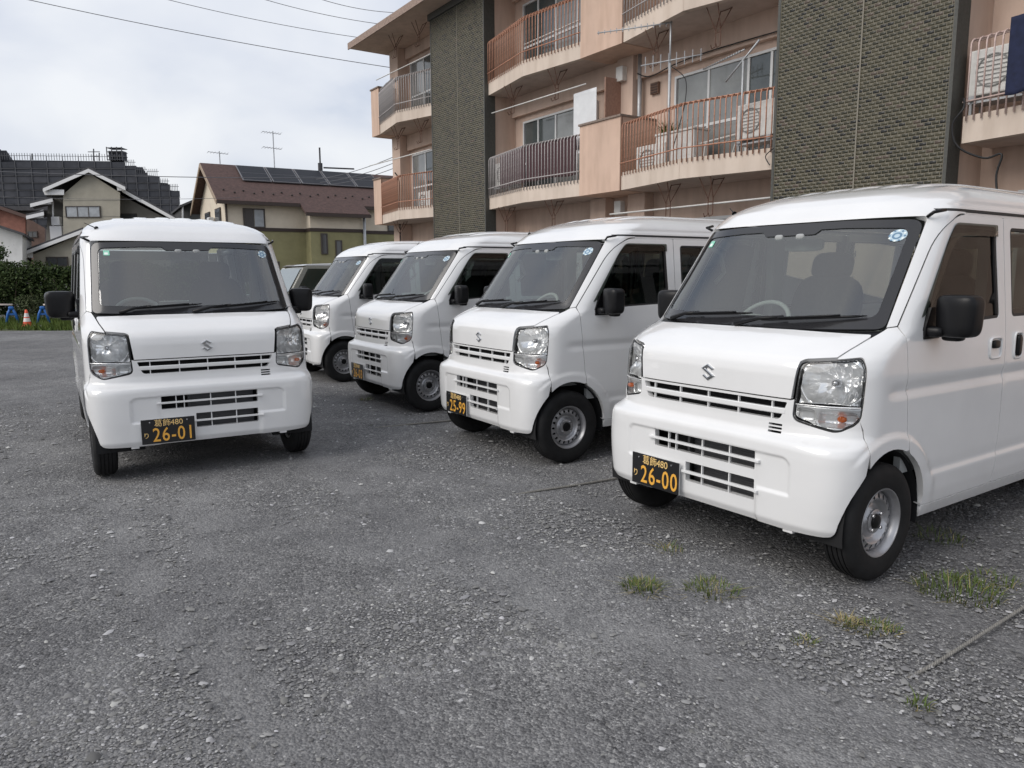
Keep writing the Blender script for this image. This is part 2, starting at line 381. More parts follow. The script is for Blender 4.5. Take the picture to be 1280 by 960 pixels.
def text_mesh(body, size, mat, extrude=0.0012, bold=0.0, align='CENTER', shear=0.0, name='characters', spacing=1.0):
    cu = bpy.data.curves.new('t', 'FONT'); cu.body = body; cu.size = size; cu.extrude = extrude; cu.offset = bold; cu.align_x = align; cu.align_y = 'CENTER'; cu.resolution_u = 3
    cu.space_character = spacing
    o = bpy.data.objects.new('t', cu); col.objects.link(o); bpy.context.view_layer.update()
    me = bpy.data.meshes.new_from_object(o.evaluated_get(bpy.context.evaluated_depsgraph_get())); bpy.data.objects.remove(o); me.name = name
    me.materials.clear(); me.materials.append(mat); return me
# ------------------------------------------------------------------ the van: wheel
def make_wheel_meshes():
    t = MB(); h = .0725
    pr = [(.150, .052), (.158, .064), (.172, .0685), (.196, .0735), (.205, .0725), (.212, .0735), (.232, .071), (.247, .064), (.2575, .055), (.2625, .046)]
    for g in (.034, .012, -.012, -.034):
        pr += [(.2635, g+.0035), (.257, g+.003), (.257, g-.003), (.2635, g-.0035)]
    pr += [(.2625, -.046), (.2575, -.055), (.247, -.064), (.232, -.071), (.20, -.0735), (.165, -.066), (.150, -.052)]
    tyre = t.lathe(pr, 64).mesh('tyre', M_['tyre'], angle=28)
    r = MB()
    r.lathe([(.1535, .050), (.1565, .0605), (.1545, .0645), (.1505, .0635), (.147, .055), (.1405, .0475), (.137, .030), (.1345, -.05), (.150, -.058)], 64)
    # disc with ventilation holes
    out_ = [(.1355*math.cos(a), .1355*math.sin(a)) for a in np.linspace(0, 2*math.pi, 72, endpoint=False)]
    holes = [[(.054*math.cos(a), .054*math.sin(a)) for a in np.linspace(0, 2*math.pi, 40, endpoint=False)]]
    nh = 18
    for k in range(nh):
        a0 = 2*math.pi*k/nh; c = Vector((math.cos(a0), math.sin(a0))); tt = Vector((-c.y, c.x))
        holes.append([tuple(c*(.1150+.0125*math.sin(b))+tt*.0085*math.cos(b)) for b in np.linspace(0, 2*math.pi, 14, endpoint=False)])
    def prof(rr): return np.interp(rr, [.05, .058, .066, .078, .088, .096, .103, .128, .136], [.030, .026, .012, .008, .016, .033, .037, .030, .018])
    P, F = tri_domain(out_, holes, .006, .006)
    vs, fs = skin(P, F, lambda u, v: np.stack([u, prof(np.hypot(u, v)), v], -1), 0, 0.0)
    # add hole walls via thickness
    vs, fs = skin(P, F, lambda u, v: np.stack([-u, prof(np.hypot(u, v)), v], -1), 0, 0.006); r.add(vs, fs)
    r.lathe([(.054, .028), (.054, .034), (.050, .036), (.034, .036), (.033, .02)], 40)
    rim = r.mesh('rim', M_['steel'], angle=40, fix=True)
    c = MB(); c.lathe([(.033, .024), (.033, .038), (.030, .044), (.018, .047), (.0005, .048)], 28)
    cap = c.mesh('hub_cap', M_['black_plastic'], angle=40)
    n = MB()
    n.lathe([(.009, .028), (.009, .043), (.0075, .046), (.0005, .046)], 6)
    nut = n.mesh('wheel_nut', M_['satin'])
    d = MB(); d.lathe([(.0005, -.01), (.134, -.01)], 40); back = d.mesh('brake_drum', M_['dark'])
    return tyre, rim, cap, nut, back
WM = make_wheel_meshes()
def wheel(parent, loc, rz):
    w = link('wheel', WM[1], parent, loc, (0, 0, rz)); w.name = 'wheel'
    link('tyre', WM[0], w); link('hub_cap', WM[2], w); link('brake_drum', WM[4], w)
    for k in range(4):
        a = math.pi/4+k*math.pi/2; link('wheel_nut', WM[3], w, (.045*math.cos(a), 0.002, .045*math.sin(a)))
    return w
def ring_panel(name, outer, d, mat, parent, off=0.0, thick=0.008, **kw): return panel(name, outer, [inset(outer, d)], mat, parent, off, thick, **kw)
# ------------------------------------------------------------------ the van: all parts
def make_van():
    van = empty('delivery_van')
    pt = M_['paint']; bk = M_['black_plastic']
    g = 0.0035
    # --- headlight outline (left)
    HL = [('f', .463, .722, .03), ('f', .483, .975, .025), ('f', .60, 0.988), ('s', -.252, 1.000, .008), ('s', -.228, .735, .03), ('f', .645, .684, .03)]
    hl = loop(HL, .012)
    hlo = inset(hl, -g)
    # --- hood
    hd = [('f', -.452, .812), ('f', .452, .812), ('f', .471, .976), ('f', .488, .988, .012), ('f', .60, 1.000), ('f', .625, 1.045), ('f', .642, 1.088, .02), ('f', .30, 1.094), ('f', -.30, 1.094), ('f', -.642, 1.088, .02), ('f', -.625, 1.045), ('f', -.60, 1.000), ('f', -.488, .988, .012), ('f', -.471, .976)]
    panel('hood', loop(hd, .015), [], pt, van, thick=.02, du=.03, dz=.012)
    # --- windscreen: glass, black border, cowl
    wso = loop([('f', -.656, 1.112, .03), ('f', -.30, 1.100), ('f', .30, 1.100), ('f', .656, 1.112, .03), ('f', .615, 1.594, .05), ('f', .30, 1.604), ('f', -.30, 1.604), ('f', -.615, 1.594, .05)], .02)
    wsi = loop([('f', -.612, 1.162, .03), ('f', -.30, 1.150), ('f', .30, 1.150), ('f', .612, 1.162, .03), ('f', .580, 1.556, .04), ('f', .30, 1.568), ('f', .17, 1.568), ('f', .145, 1.545, .012), ('f', -.145, 1.545, .012), ('f', -.17, 1.568), ('f', -.30, 1.568), ('f', -.580, 1.556, .04)], .02)
    panel('windscreen_border', wso, [wsi], M_['frit'], van, off=-.002, thick=.012, du=.03, dz=.012)
    ws = panel('windscreen', inset(wsi, -.012), [], M_['wglass'], van, off=-.0065, thick=0, du=.04, dz=.03)[0]
    cw = loop([('f', -.645, 1.0915), ('f', -.30, 1.0975), ('f', .30, 1.0975), ('f', .645, 1.0915), ('f', .656, 1.110), ('f', .3, 1.099), ('f', -.3, 1.099), ('f', -.656, 1.110)], .02)
    panel('cowl', cw, [], bk, van, off=-.012, thick=.03, du=.03, dz=.01)
    # --- arches
    fa = arch(HUBX, 0, 0, 1); ra = arch(REARX, 0, 0, 1, rx=.318)
    # --- bumper
    # the seam with the fender leaves the lamp's outer foot and meets the arch
    iz = next(i for i, q in enumerate(fa) if q[0] < -.235)
    f_front = [q for q in fa[:iz]]; f_back = [q for q in fa[iz:]]
    bl = [('f', 0, .2365), ('f', .50, .2365), ('f', .640, .2405), ('s', fa[0][0]+.002, .2445, .01)] + [('s', q[0], q[1]) for q in f_front if q[1] > .262]
    bl += [('s', -.238, .600), ('s', -.234, .690)]
    # follow the lamp outline (outer foot -> inner top) backwards
    seg = [p for p in hlo]
    bs = loop(bl, .015, closed=False)
    hp = np.array(hlo); i0 = int(np.argmin(np.hypot(hp[:, 0]-sig('s', -.230, .72), hp[:, 1]-.72))); i1 = int(np.argmin(np.hypot(hp[:, 0]-sig('f', .468, .808), hp[:, 1]-.808)))
    n = len(hp); k = i0; chain = []
    step = 1
    fwd = [(i0+j) % n for j in range(n)]; bwd = [(i0-j) % n for j in range(n)]
    c1 = fwd[:fwd.index(i1)+1]; c2 = bwd[:bwd.index(i1)+1]; ch = c1 if len(c1) < len(c2) else c2
    right = bs+[tuple(hp[i]) for i in ch]+[(sig('f', .452, .806), .806)]
    right = [right[0]]+[p for a, p in zip(right, right[1:]) if math.hypot(a[0]-p[0], a[1]-p[1]) > .002]
    topmid = [(sig('f', y, .806), .806) for y in np.linspace(.43, -.43, 50)]
    left = [(-s, z) for s, z in right][::-1]
    bump_loop = right+topmid+left[:-1]
    holes = []
    def slot(y0, y1, z0, z1, r=.006): return loop([('f', y0, z0, r), ('f', y1, z0, r), ('f', y1, z1, r), ('f', y0, z1, r)], .02)
    gr = loop([('f', -.405, .715, .02), ('f', .405, .715, .02), ('f', .437, .795, .008), ('f', -.437, .795, .008)], .02)
    o1 = slot(-.312, .312, .474, .562); o2 = slot(-.100, .312, .330, .428)
    vents = [slot(.352, .418, z, z+.0095, .002) for z in (.653, .669, .685)]
    bmp = panel('front_bumper', bump_loop, [gr, o1, o2]+vents, pt, van, thick=.030, du=.012, dz=.0065)[0]
    def fx(y, z, off=0.0):
        s = sig('f', y, z); p = surf(np.array([s]), np.array([z]))[0]; return Vector((p[0]+off, p[1], p[2]))
    # slats and ribs of the openings
    def hbar(y0, y1, z, hh, dep, off, mat=pt, nm='slat', nseg=14):
        b = MB(); ys = np.linspace(y0, y1, nseg+1)
        ring = []
        for y in ys:
            p = fx(y, z, off)
            ring.append([p+Vector((0, 0, hh*.35)), p+Vector((-.004, 0, hh/2)), p+Vector((-dep, 0, hh/2)), p+Vector((-dep, 0, -hh/2)), p+Vector((-.004, 0, -hh/2)), p+Vector((0, 0, -hh*.35))])
        vs = [q for r_ in ring for q in r_]; m6 = 6; fs = []
        for i in range(nseg):
            for k_ in range(m6): fs.append((i*m6+k_, i*m6+(k_+1) % m6, (i+1)*m6+(k_+1) % m6, (i+1)*m6+k_))
        fs += [tuple(range(m6)), tuple(nseg*m6+k_ for k_ in range(m6))]
        b.add(vs, fs); return b.build(nm, mat, bmp, angle=35)
    def vbar(y, z0, z1, w, off, mat=pt):
        b = MB(); p = fx(y, (z0+z1)/2, off); b.box(p.x-.012, p.x, y-w/2, y+w/2, z0, z1); return b.build('rib', mat, bmp)
    hbar(-.428, .428, .753, .026, .022, .002)                         # main grille slat
    for y in (-.36, -.18, 0, .18, .36): vbar(y, .712, .797, .006, -.006)
    hbar(-.34, .345, .517, .013, .02, .016); hbar(-.115, .345, .378, .013, .02, .016)
    for y in (-.17, .0, .165): vbar(y, .474, .562, .006, -.004)
    vbar(-.22, .474, .562, .006, -.004)
    for y in (.0, .165): vbar(y, .330, .428, .006, -.004)
    b = MB(); b.box(-.20, -.175, -.47, .47, .27, .80); b.build('radiator_panel', M_['dark'], van)
    b = MB(); b.box(-.165, -.15, -.12, .30, .30, .56)
    for k_ in range(18): z = .31+k_*.0135; b.box(-.15, -.146, -.12, .30, z, z+.006)
    b.build('radiator', M_['rad'], van)
    b = MB(); b.bbox(-.135, -.115, .0-.14, -.125, .30, .56, .003); b.build('bracket', M_['rad'], van)
    # --- fender, pillar, doors, quarter for both sides
    lft = van; both = dict(both=True)
    fen = [('f', .607, .9975), ('f', .632, 1.044), ('f', .650, 1.088, .01), ('f', .664, 1.114), ('s', -.492, 1.1195), ('s', -.551, .58)]
    fe = loop(fen, .015, closed=False)
    ja = min(range(len(fa)), key=lambda i: abs(fa[i][0]+.554))
    fe += [(sig('s', *q), q[1]) for q in fa[iz:ja][::-1] if q[1] < .62]
    fe += loop([('s', -.2425, .600), ('s', -.2385, .700)], .015, closed=False)
    i0 = int(np.argmin(np.hypot(hp[:, 0]-sig('s', -.230, .72), hp[:, 1]-.72))); i2 = int(np.argmin(np.hypot(hp[:, 0]-sig('f', .604, .992), hp[:, 1]-.992)))
    fwd = [(i0+j) % n for j in range(n)]; bwd = [(i0-j) % n for j in range(n)]
    c1 = fwd[:fwd.index(i2)+1]; c2 = bwd[:bwd.index(i2)+1]; ch = c1 if len(c1) < len(c2) else c2
    fe += [tuple(hp[i]) for i in ch]
    fe = [fe[0]]+[p for a, p in zip(fe, fe[1:]) if math.hypot(a[0]-p[0], a[1]-p[1]) > .002]
    panel('fender', fe, [], pt, van, thick=.035, du=.02, dz=.011, **both)
    pil = loop([('f', .660, 1.1185), ('f', .622, 1.594, .02), ('f', .614, 1.6065), ('s', -.80, 1.618), ('s', -.86, 1.632), ('s', -1.05, 1.632), ('s', -1.05, 1.624), ('s', -.985, 1.6235, .06), ('s', -.815, 1.535, .12), ('s', -.494, 1.1245)], .015)
    panel('pillar', pil, [], pt, van, thick=.03, du=.02, dz=.011, **both)
    dtop = 1.6165
    for lp_ in ([('s', -.47, 1.12), ('s', -.53, .60), ('s', -.575, .60), ('s', -.52, 1.12)], [('s', -1.405, .30), ('s', -1.41, 1.61), ('s', -1.46, 1.61), ('s', -1.46, .56), ('s', -1.43, .30)], [('s', -2.24, .56), ('s', -2.24, 1.61), ('s', -2.29, 1.61), ('s', -2.29, .56)], [('s', -.48, 1.135), ('s', -.80, 1.535), ('s', -.85, 1.535), ('s', -.53, 1.135)], [('s', -.47, 1.09), ('f', .66, 1.09), ('f', .66, 1.14), ('s', -.51, 1.14)], [('f', .59, 1.0), ('f', .625, 1.08), ('f', .655, 1.08), ('f', .62, 1.0)]):
        panel('gap_shade_strip', loop(lp_, .02), [], M_['dark'], van, off=-.012, thick=0, du=.05, dz=.03, both=True)  # near-black backing strips added behind the shut lines so the gaps look shaded
    dr = [('s', -.498, 1.122), ('s', -.822, 1.535, .12), ('s', -.99, dtop, .05), ('s', -1.430, dtop, .01), ('s', -1.4335, .56), ('s', -1.402, .292, .01), ('s', -.72, .292)]
    da = [q for q in fa if q[0] < -.5555 and q[1] > .30][::-1]
    dl = loop(dr, .015, closed=False)+[(sig('s', *q), q[1]) for q in da]+loop([('s', -.556, .575), ('s', -.4985, 1.10)], .015, closed=False)
    win = loop([('s', -.625, 1.095, .02), ('s', -.885, 1.505, .04), ('s', -.955, 1.572, .03), ('s', -1.352, 1.572, .03), ('s', -1.368, 1.132, .03), ('s', -.95, 1.118)], .015)
    doors = panel('front_door', dl, [win], pt, van, thick=.03, du=.024, dz=.0105, **both)
    panel('window_seal', win, [inset(win, .014)], M_['seal'], doors, off=-.003, thick=.02, du=.03, dz=.03, both=True)
    panel('window', inset(win, .006), [], M_['dglass'], doors, off=-.012, thick=0, du=.06, dz=.06, both=True)
    vis = loop([('s', -.62, 1.155, .01), ('s', -.885, 1.510, .05), ('s', -.955, 1.58, .03), ('s', -1.36, 1.58, .01), ('s', -1.36, 1.525), ('s', -.985, 1.520, .05), ('s', -.90, 1.45, .05), ('s', -.72, 1.20)], .015)
    panel('rain_visor', vis, [], M_['tglass'], doors, off=.006, thick=.004, du=.04, dz=.03, both=True)
    sl = loop([('s', -1.4375, dtop, .01), ('s', -2.262, dtop, .01), ('s', -2.262, .55), ('s', -2.235, .292, .01), ('s', -1.4065, .292, .01), ('s', -1.4375, .56)], .015)
    w2 = loop([('s', -1.502, 1.132, .03), ('s', -1.502, 1.572, .03), ('s', -2.19, 1.572, .03), ('s', -2.20, 1.132, .03)], .015)
    sdo = panel('sliding_door', sl, [w2], pt, van, thick=.03, du=.04, dz=.0105, **both)
    panel('window_seal', w2, [inset(w2, .014)], M_['seal'], sdo, off=-.003, thick=.02, du=.03, dz=.03, both=True)
    panel('window', inset(w2, .006), [], M_['tglass'], sdo, off=-.012, thick=0, du=.06, dz=.06, both=True)
    ja2 = [q for q in ra if q[1] > .30]
    qt = loop([('s', -2.2665, .55), ('s', -2.2665, 1.632), ('s', -3.12, 1.632), ('s', -3.21, .62), ('s', -3.215, .292), ('s', -3.17, .292)], .015, closed=False)
    qt += [(sig('s', *q), q[1]) for q in ja2[::-1]]+loop([('s', -2.515, .292), ('s', -2.2395, .292)], .015, closed=False)
    w3 = loop([('s', -2.34, 1.132, .03), ('s', -2.34, 1.572, .03), ('s', -3.03, 1.572, .05), ('s', -3.07, 1.132, .05)], .015)
    qs = panel('rear_quarter', qt, [w3], pt, van, thick=.03, du=.04, dz=.0105, **both)
    panel('window_seal', w3, [inset(w3, .014)], M_['seal'], qs, off=-.003, thick=.02, du=.03, dz=.03, both=True)
    panel('window', inset(w3, .006), [], M_['tglass'], qs, off=-.012, thick=0, du=.06, dz=.06, both=True)
    si = loop([('s', -.735, .232), ('s', -.735, .2875), ('s', -2.515, .2875), ('s', -2.515, .232)], .03)
    panel('sill', si, [], pt, van, off=.002, thick=.03, du=.06, dz=.012, **both)
    # gutter and door-top strip
    gt = loop([('s', -1.053, 1.6185), ('s', -2.264, 1.6185), ('s', -2.264, 1.632), ('s', -1.053, 1.632)], .04)
    panel('door_header', gt, [], pt, van, off=-.006, thick=.02, du=.06, dz=.01, **both)
    gu = loop([('s', -.868, 1.6335), ('s', -1.0, 1.6335), ('s', -3.10, 1.6335), ('s', -3.10, 1.6425), ('s', -.868, 1.6425)], .03)
    panel('gutter', gu, [], M_['seal'], van, off=.0015, thick=.02, du=.04, dz=.01, **both)
    for s_ in (1, -1):
        w = MB(); w.tube([(native('s', sig('f', .618, 1.603), 1.603)+.004, s_*.622, 1.604), (-.80, s_*.655, 1.622), (-.87, s_*.672, 1.634)], .008, 6); w.build('gutter_end_cap', bk, van, smooth=True)
    # rear
    rl = []
    hat = [('r', .60, .62), ('r', .56, 1.63), ('r', -.56, 1.63), ('r', -.60, .62)]
    def rr(y, z): return (sig('r', y, z), z)
    def rear_fn(u, v):    # u = y, v = z on the rear face
        s = np.array([sig('r', a, c) for a, c in zip(u, v)]); P_ = surf(s, v); P_[:, 1] = np.sign(u)*np.abs(P_[:, 1]); return P_
    def rlp(y0, y1, z0, z1, n_=14): return [(y, z0) for y in np.linspace(y0, y1, n_, endpoint=False)]+[(y1, z) for z in np.linspace(z0, z1, n_, endpoint=False)]+[(y, z1) for y in np.linspace(y1, y0, n_, endpoint=False)]+[(y0, z) for z in np.linspace(z1, z0, n_, endpoint=False)]
    flipfn = lambda u, v: rear_fn(-u, v)
    hole = rlp(-.50, .50, 1.10, 1.53)
    tg = panel('tailgate', rlp(-.585, .585, .56, 1.625), [hole], pt, van, fn=flipfn, du=.05, dz=.04, thick=.03)[0]
    panel('window', hole, [], M_['tglass'], tg, fn=flipfn, off=-.01, thick=0, du=.1, dz=.1)
    for s_ in (-1, 1):
        y0, y1 = sorted((s_*.588, s_*.668))
        panel('tail_light', rlp(y0, y1, .62, .98, 8), [], M_['red'], van, fn=flipfn, du=.03, dz=.04)
        panel('rear_pillar', rlp(y0, y1, .984, 1.60, 8), [], pt, van, fn=flipfn, du=.03, dz=.04)
    panel('rear_bumper', rlp(-.668, .668, .26, .553, 20), [], pt, van, fn=flipfn, du=.05, dz=.04, thick=.03)
    # --- roof
    nu = 140; vs = []; fs = []
    vv = np.concatenate([np.linspace(0, .3, 9, endpoint=False), np.linspace(.3, .8, 16, endpoint=False), np.linspace(.8, .95, 16, endpoint=False), np.linspace(.95, 1, 14)]); zs = vv
    k_ = np.linspace(0, 1, nu)
    for v in vv:
        z = np.full(nu, 1.632)
        for it in range(3):
            L3 = 2*WF(z)+F0(z)-R0(z); sg_ = L3*k_; P_ = surf(sg_, z)
            zlo = 1.6085+(1.645-1.6085)*sstep(.60, .645, np.where(P_[:, 0] < -1.2, 1, P_[:, 1])*1.0)
            if it == 0: zl = zlo if v == 0 else zl
            z = zl+(1.8315-zl)*v
        P_ = surf(sg_, z); Q_ = P_[-2:0:-1].copy(); Q_[:, 1] *= -1; vs += [tuple(p) for p in np.concatenate([P_, Q_])]
    m_ = 2*nu-2
    for i in range(len(zs)-1):
        for k_ in range(m_): fs.append((i*m_+k_, i*m_+(k_+1) % m_, (i+1)*m_+(k_+1) % m_, (i+1)*m_+k_))
    # closing strip along the crown (pairs of mirrored points)
    o_ = (len(zs)-1)*m_
    for k_ in range(nu-1):
        a, c = o_+k_, o_+k_+1; d_, e = o_+(m_-k_) % m_, o_+(m_-k_-1) % m_
        if k_ == 0: fs.append((a, c, e))
        elif k_ == nu-2: fs.append((a, c, d_))
        else: fs.append((a, c, e, d_))
    b = MB(); b.add(vs, fs); roof = b.build('roof', pt, van, smooth=True, fix=False)
    def roofz(x, y):
        lo, hi = 1.65, 1.8315
        for _ in range(30):
            z = (lo+hi)/2; W, A, D, f = float(WF(z)), float(AF(z)), float(DF(z)), float(F0(z)); q = (abs(y)/W)**(A/2) if abs(y) < W else 2
            ok = q < 1 and x < f-D*(1-math.sqrt(1-q*q)) and x > float(R0(z))+.02
            lo, hi = (z, hi) if ok else (lo, z)
        return lo
    for yc in (-.40, -.24, -.08, .08, .24, .40):
        b = MB(); xs_ = np.linspace(-1.02, -2.95, 40); ring = []
        for q_, x in enumerate(xs_):
            hh = .009*min(1, q_/3, (39-q_)/3)-.002
            ring.append([(x, yc-.045, roofz(x, yc-.045)-.006), (x, yc-.032, roofz(x, yc-.032)+hh), (x, yc+.032, roofz(x, yc+.032)+hh), (x, yc+.045, roofz(x, yc+.045)-.006)])
        b.add([p for r_ in ring for p in r_], [(i*4+c, i*4+c+1, i*4+c+5, i*4+c+4) for i in range(39) for c in range(3)])
        b.build('roof_rib', pt, roof, smooth=True)
    # headliner
    b = MB(); b.superbox((-2.0, 0, 1.665), (1.15, .56, .03), 6, 24, 8); b.build('headliner', M_['liner'], van, smooth=True)
    b = MB(); b.lathe([(.016, 0), (.014, .012), (.004, .016), (.003, .06), (.002, .10)], 10, 'z'); pa = surf(np.array([sig('s', -.93, 1.70)]), np.array([1.70]))[0]; q = b.build('radio_antenna', bk, van, loc=(pa[0], -pa[1]+.004, pa[2])); q.rotation_euler = (R(50), R(-50), 0)
    # --- headlamps
    lamp_dom = hl
    def lamp_xy(lp): 
        P_ = surf(np.array([s for s, z in lp]), np.array([z for s, z in lp])); return P_
    inn = inset(hl, .0045)
    hloop3 = lamp_xy(hl)
    yz = [(p[1], p[2]) for p in lamp_xy(inset(hl, .0055))]
    def lampx(y, z):
        s = np.array([sig('f', a, c) for a, c in zip(y, z)]); return surf(s, z)[:, 0]
    zdiv = .792
    up_ = [(min(y, .722), z) for y, z in yz]
    def clipz(poly, zc, above):
        res = []
        for i in range(len(poly)):
            a, c = poly[i-1], poly[i]
            ina = (a[1] > zc) == above; inc = (c[1] > zc) == above
            if ina != inc: t_ = (zc-a[1])/(c[1]-a[1]); res.append((a[0]+(c[0]-a[0])*t_, zc))
            if inc: res.append(c)
        return res
    upper = clipz(up_, zdiv+.004, True); lower = clipz(up_, zdiv-.004, False)
    def bowl(u, v):
        x = lampx(u, v); r_ = np.hypot((u-.595)/.118, (v-.888)/.108)
        dep = .022+.085*np.clip(1-r_**2, 0, 1)
        fl = .0045*np.abs(np.sin((u-.595)*95))*np.clip(1-r_, 0, 1)**.5+.004*np.sin((v-.88)*70+(u-.6)*50)*np.clip(1-r_, 0, 1)
        fl = fl+.0035*np.sin(np.arctan2(v-.888, u-.595)*11)*np.clip(r_*1.2, 0, 1)*np.clip(1.25-r_, 0, 1)
        dep = dep+np.where(r_ > 1, .012*np.abs(np.sin((u*1.0+v*.6)*60)), 0)
        return np.stack([x-dep+fl, u, v], -1)
    def bowl2(u, v):
        x = lampx(u, v); d1 = ((np.abs(u-.512)/.042)**4+(np.abs(v-.742)/.032)**4); d2 = ((np.abs(u-.628)/.066)**4+(np.abs(v-.738)/.034)**4)
        dep = .012+.030*np.clip(1-d1, 0, 1)**.7+.034*np.clip(1-d2, 0, 1)**.7+.0015*np.sin(u*500)*np.clip(1-d2, 0, 1)
        return np.stack([x-dep, u, v], -1)
    for mi in (False, True):
        P1, F1 = tri_domain(inset(hl, -.001), [inn], .02, .02)
        vs, fs = skin(P1, F1, surf, -.004, .014, mirror=mi); b = MB(); b.add(vs, fs); lampo = b.build('headlight', M_['seal'], van, smooth=True, fix=False)
        P1, F1 = tri_domain(inn, [], .03, .03); vs, fs = skin(P1, F1, surf, -.003, .004, mirror=mi); b = MB(); b.add(vs, fs); b.build('lens', M_['lens'], lampo, smooth=True, fix=False)
        P1, F1 = tri_domain(upper, [], .0045, .0045); vs, fs = skin(P1, F1, bowl, 0, 0, mirror=mi); b = MB(); b.add(vs, fs); b.build('reflector', M_['chrome'], lampo, smooth=True, fix=False)
        P1, F1 = tri_domain(lower, [], .005, .005); vs, fs = skin(P1, F1, bowl2, 0, 0, mirror=mi); b = MB(); b.add(vs, fs); b.build('turn_signal', M_['chrome'], lampo, smooth=True, fix=False)
        s_ = -1 if mi else 1
        xb = float(lampx(np.array([.64]), np.array([.74]))[0]); b = MB(); b.superbox((xb-.030, s_*.640, .739), (.014, .020, .013), 2.4, 14, 10); b.build('bulb', M_['amber'], lampo, smooth=True)
        xb = float(lampx(np.array([.595]), np.array([.888]))[0]); b = MB(); b.superbox((xb-.07, s_*.595, .888), (.03, .018, .018), 2.4, 14, 10); b.build('bulb', M_['satin'], lampo, smooth=True)
        ys = np.linspace(.472, .70, 16); b = MB()
        b.tube([(float(lampx(np.array([y]), np.array([zdiv]))[0])-.006, s_*y, zdiv) for y in ys], .0035, 6); b.build('lens_divider', M_['chrome'], lampo, smooth=True)
        # dark cup behind the chrome
        P1, F1 = tri_domain(up_, [], .03, .03); vs, fs = skin(P1, F1, lambda u, v: np.stack([lampx(u, v)-.125, u, v], -1), 0, 0, mirror=mi); b = MB(); b.add(vs, fs); b.build('lamp_back', M_['dark'], lampo, fix=False)
    # --- emblem
    E2 = [(0, .5), (.42, .245), (.265, .15), (.0, .315), (-.165, .212), (.5, -.2)]
    E2 = E2+[(-x, -y) for x, y in E2]
    p = fx(0, .885); b = MB(); b.prism([(y*.080, z*.080) for y, z in E2], 'x', p.x-.004, p.x+.009)
    em = b.mesh('emblem', M_['emblem'])
    bm = bmesh.new(); bm.from_mesh(em); bmesh.ops.translate(bm, verts=bm.verts, vec=(0, 0, .885)); bmesh.ops.bevel(bm, geom=[e for e in bm.edges if all(v.co.x > p.x for v in e.verts)], offset=.003, segments=1, affect='EDGES'); bm.to_mesh(em); bm.free()
    link('emblem', em, van)
    # --- mirrors
    for s_ in (1, -1):
        def shp(q):
            k_ = 1-.10*(q.z/.09); q = Vector((q.x, q.y, q.z))
            if q.x > 0: q.x *= (1-.35*(abs(q.y)/.085)**2)
            q.y *= (1+.05*(q.z/.09)); return q
        Mz = Matrix.Rotation(R(-10*s_), 3, 'Z')
        b = MB(); b.superbox((-.712, s_*.835, 1.165), (.060, .088, .092), 5.0, 40, 24, Mz, shp); mo = b.build('door_mirror', bk, van, smooth=True)
        b = MB(); b.superbox((-.757, s_*.80, 1.078), (.03, .045, .026), 4, 20, 10); b.superbox((-.69, s_*.745, 1.095), (.045, .055, .024), 4, 20, 10)
        b.prism([(-.635, 1.062), (-.635, 1.112), (-.675, 1.20), (-.765, 1.20), (-.775, 1.085), (-.76, 1.062)], 'y', s_*.700, s_*.738); b.build('mirror_mount', bk, mo, angle=40)
        b = MB(); b.superbox((-.766, s_*.838, 1.168), (.004, .072, .074), 6, 28, 12, Mz); b.build('mirror_glass', M_['mirror'], mo, smooth=True)
        # handles
        d_ = doors[0 if s_ > 0 else 1]
        def handle(xc, w, h_, par, vert=False):
            yy = .728
            b = MB(); b.tube([(xc+w/2*math.copysign(abs(math.cos(a))**.4, math.cos(a)), s_*(yy+.0095), .985+h_/2*math.copysign(abs(math.sin(a))**.4, math.sin(a))) for a in np.linspace(0, 2*math.pi, 37)], .0065, 6, caps=False); b.build('handle_recess', pt, par, smooth=True)
            b = MB()
            if vert: b.superbox((xc, s_*(yy+.012), .985), (.022, .014, .055), 4, 20, 12)
            else: b.superbox((xc+.005, s_*(yy+.010), 1.003), (.034, .013, .020), 4, 20, 12)
            b.build('handle', bk, par, smooth=True)
        handle(-1.325, .12, .10, d_); handle(-1.57, .085, .13, sdo[0 if s_ > 0 else 1], True)
    # --- wipers
    for (piv, elbow, b0, b1) in (((-.50, 1.108), (-.30, 1.140), (-.42, 1.128), (.03, 1.152)), ((-.04, 1.102), (.22, 1.138), (.10, 1.122), (.585, 1.158))):
        w = MB(); pts = []
        w.tube([fx(piv[0], piv[1])+Vector((.012, 0, .004)), fx((piv[0]+elbow[0])/2, (piv[1]+elbow[1])/2+.006)+Vector((.022, 0, .012)), fx(elbow[0], elbow[1])+Vector((.02, 0, .012))], [.013, .009, .007], 8)
        wo = w.build('wiper', bk, van, smooth=True)
        w = MB(); N_ = 10
        w.tube([fx(b0[0]+(b1[0]-b0[0])*i/N_, b0[1]+(b1[1]-b0[1])*i/N_)+Vector((.010+.008*math.sin(math.pi*i/N_), 0, .008)) for i in range(N_+1)], [.003]+[.0065]*(N_-1)+[.003], 6); w.build('wiper_blade', bk, wo, smooth=True)
        w = MB(); w.tube([fx(b0[0]+(b1[0]-b0[0])*(.2+.6*i/6), b0[1]+(b1[1]-b0[1])*(.2+.6*i/6))+Vector((.022+.006*math.sin(math.pi*i/6), 0, .016)) for i in range(7)], .005, 6); w.build('wiper_frame', bk, wo, smooth=True)
    # --- windscreen stickers
    def disc(y, z, r_, n_=24): return loop([('f', y+r_*math.cos(a), z+r_*.82*math.sin(a)) for a in np.linspace(0, 2*math.pi, n_, endpoint=False)], .03)
    stk = panel('inspection_sticker', disc(.548, 1.524, .034), [], M_['sticker'], van, off=-.004, thick=.001, du=.03, dz=.03)[0]
    panel('sticker_ring', disc(.545, 1.522, .019), [disc(.545, 1.522, .011)], M_['sticker_d'], stk, off=-.0032, thick=.0005, du=.03, dz=.03)
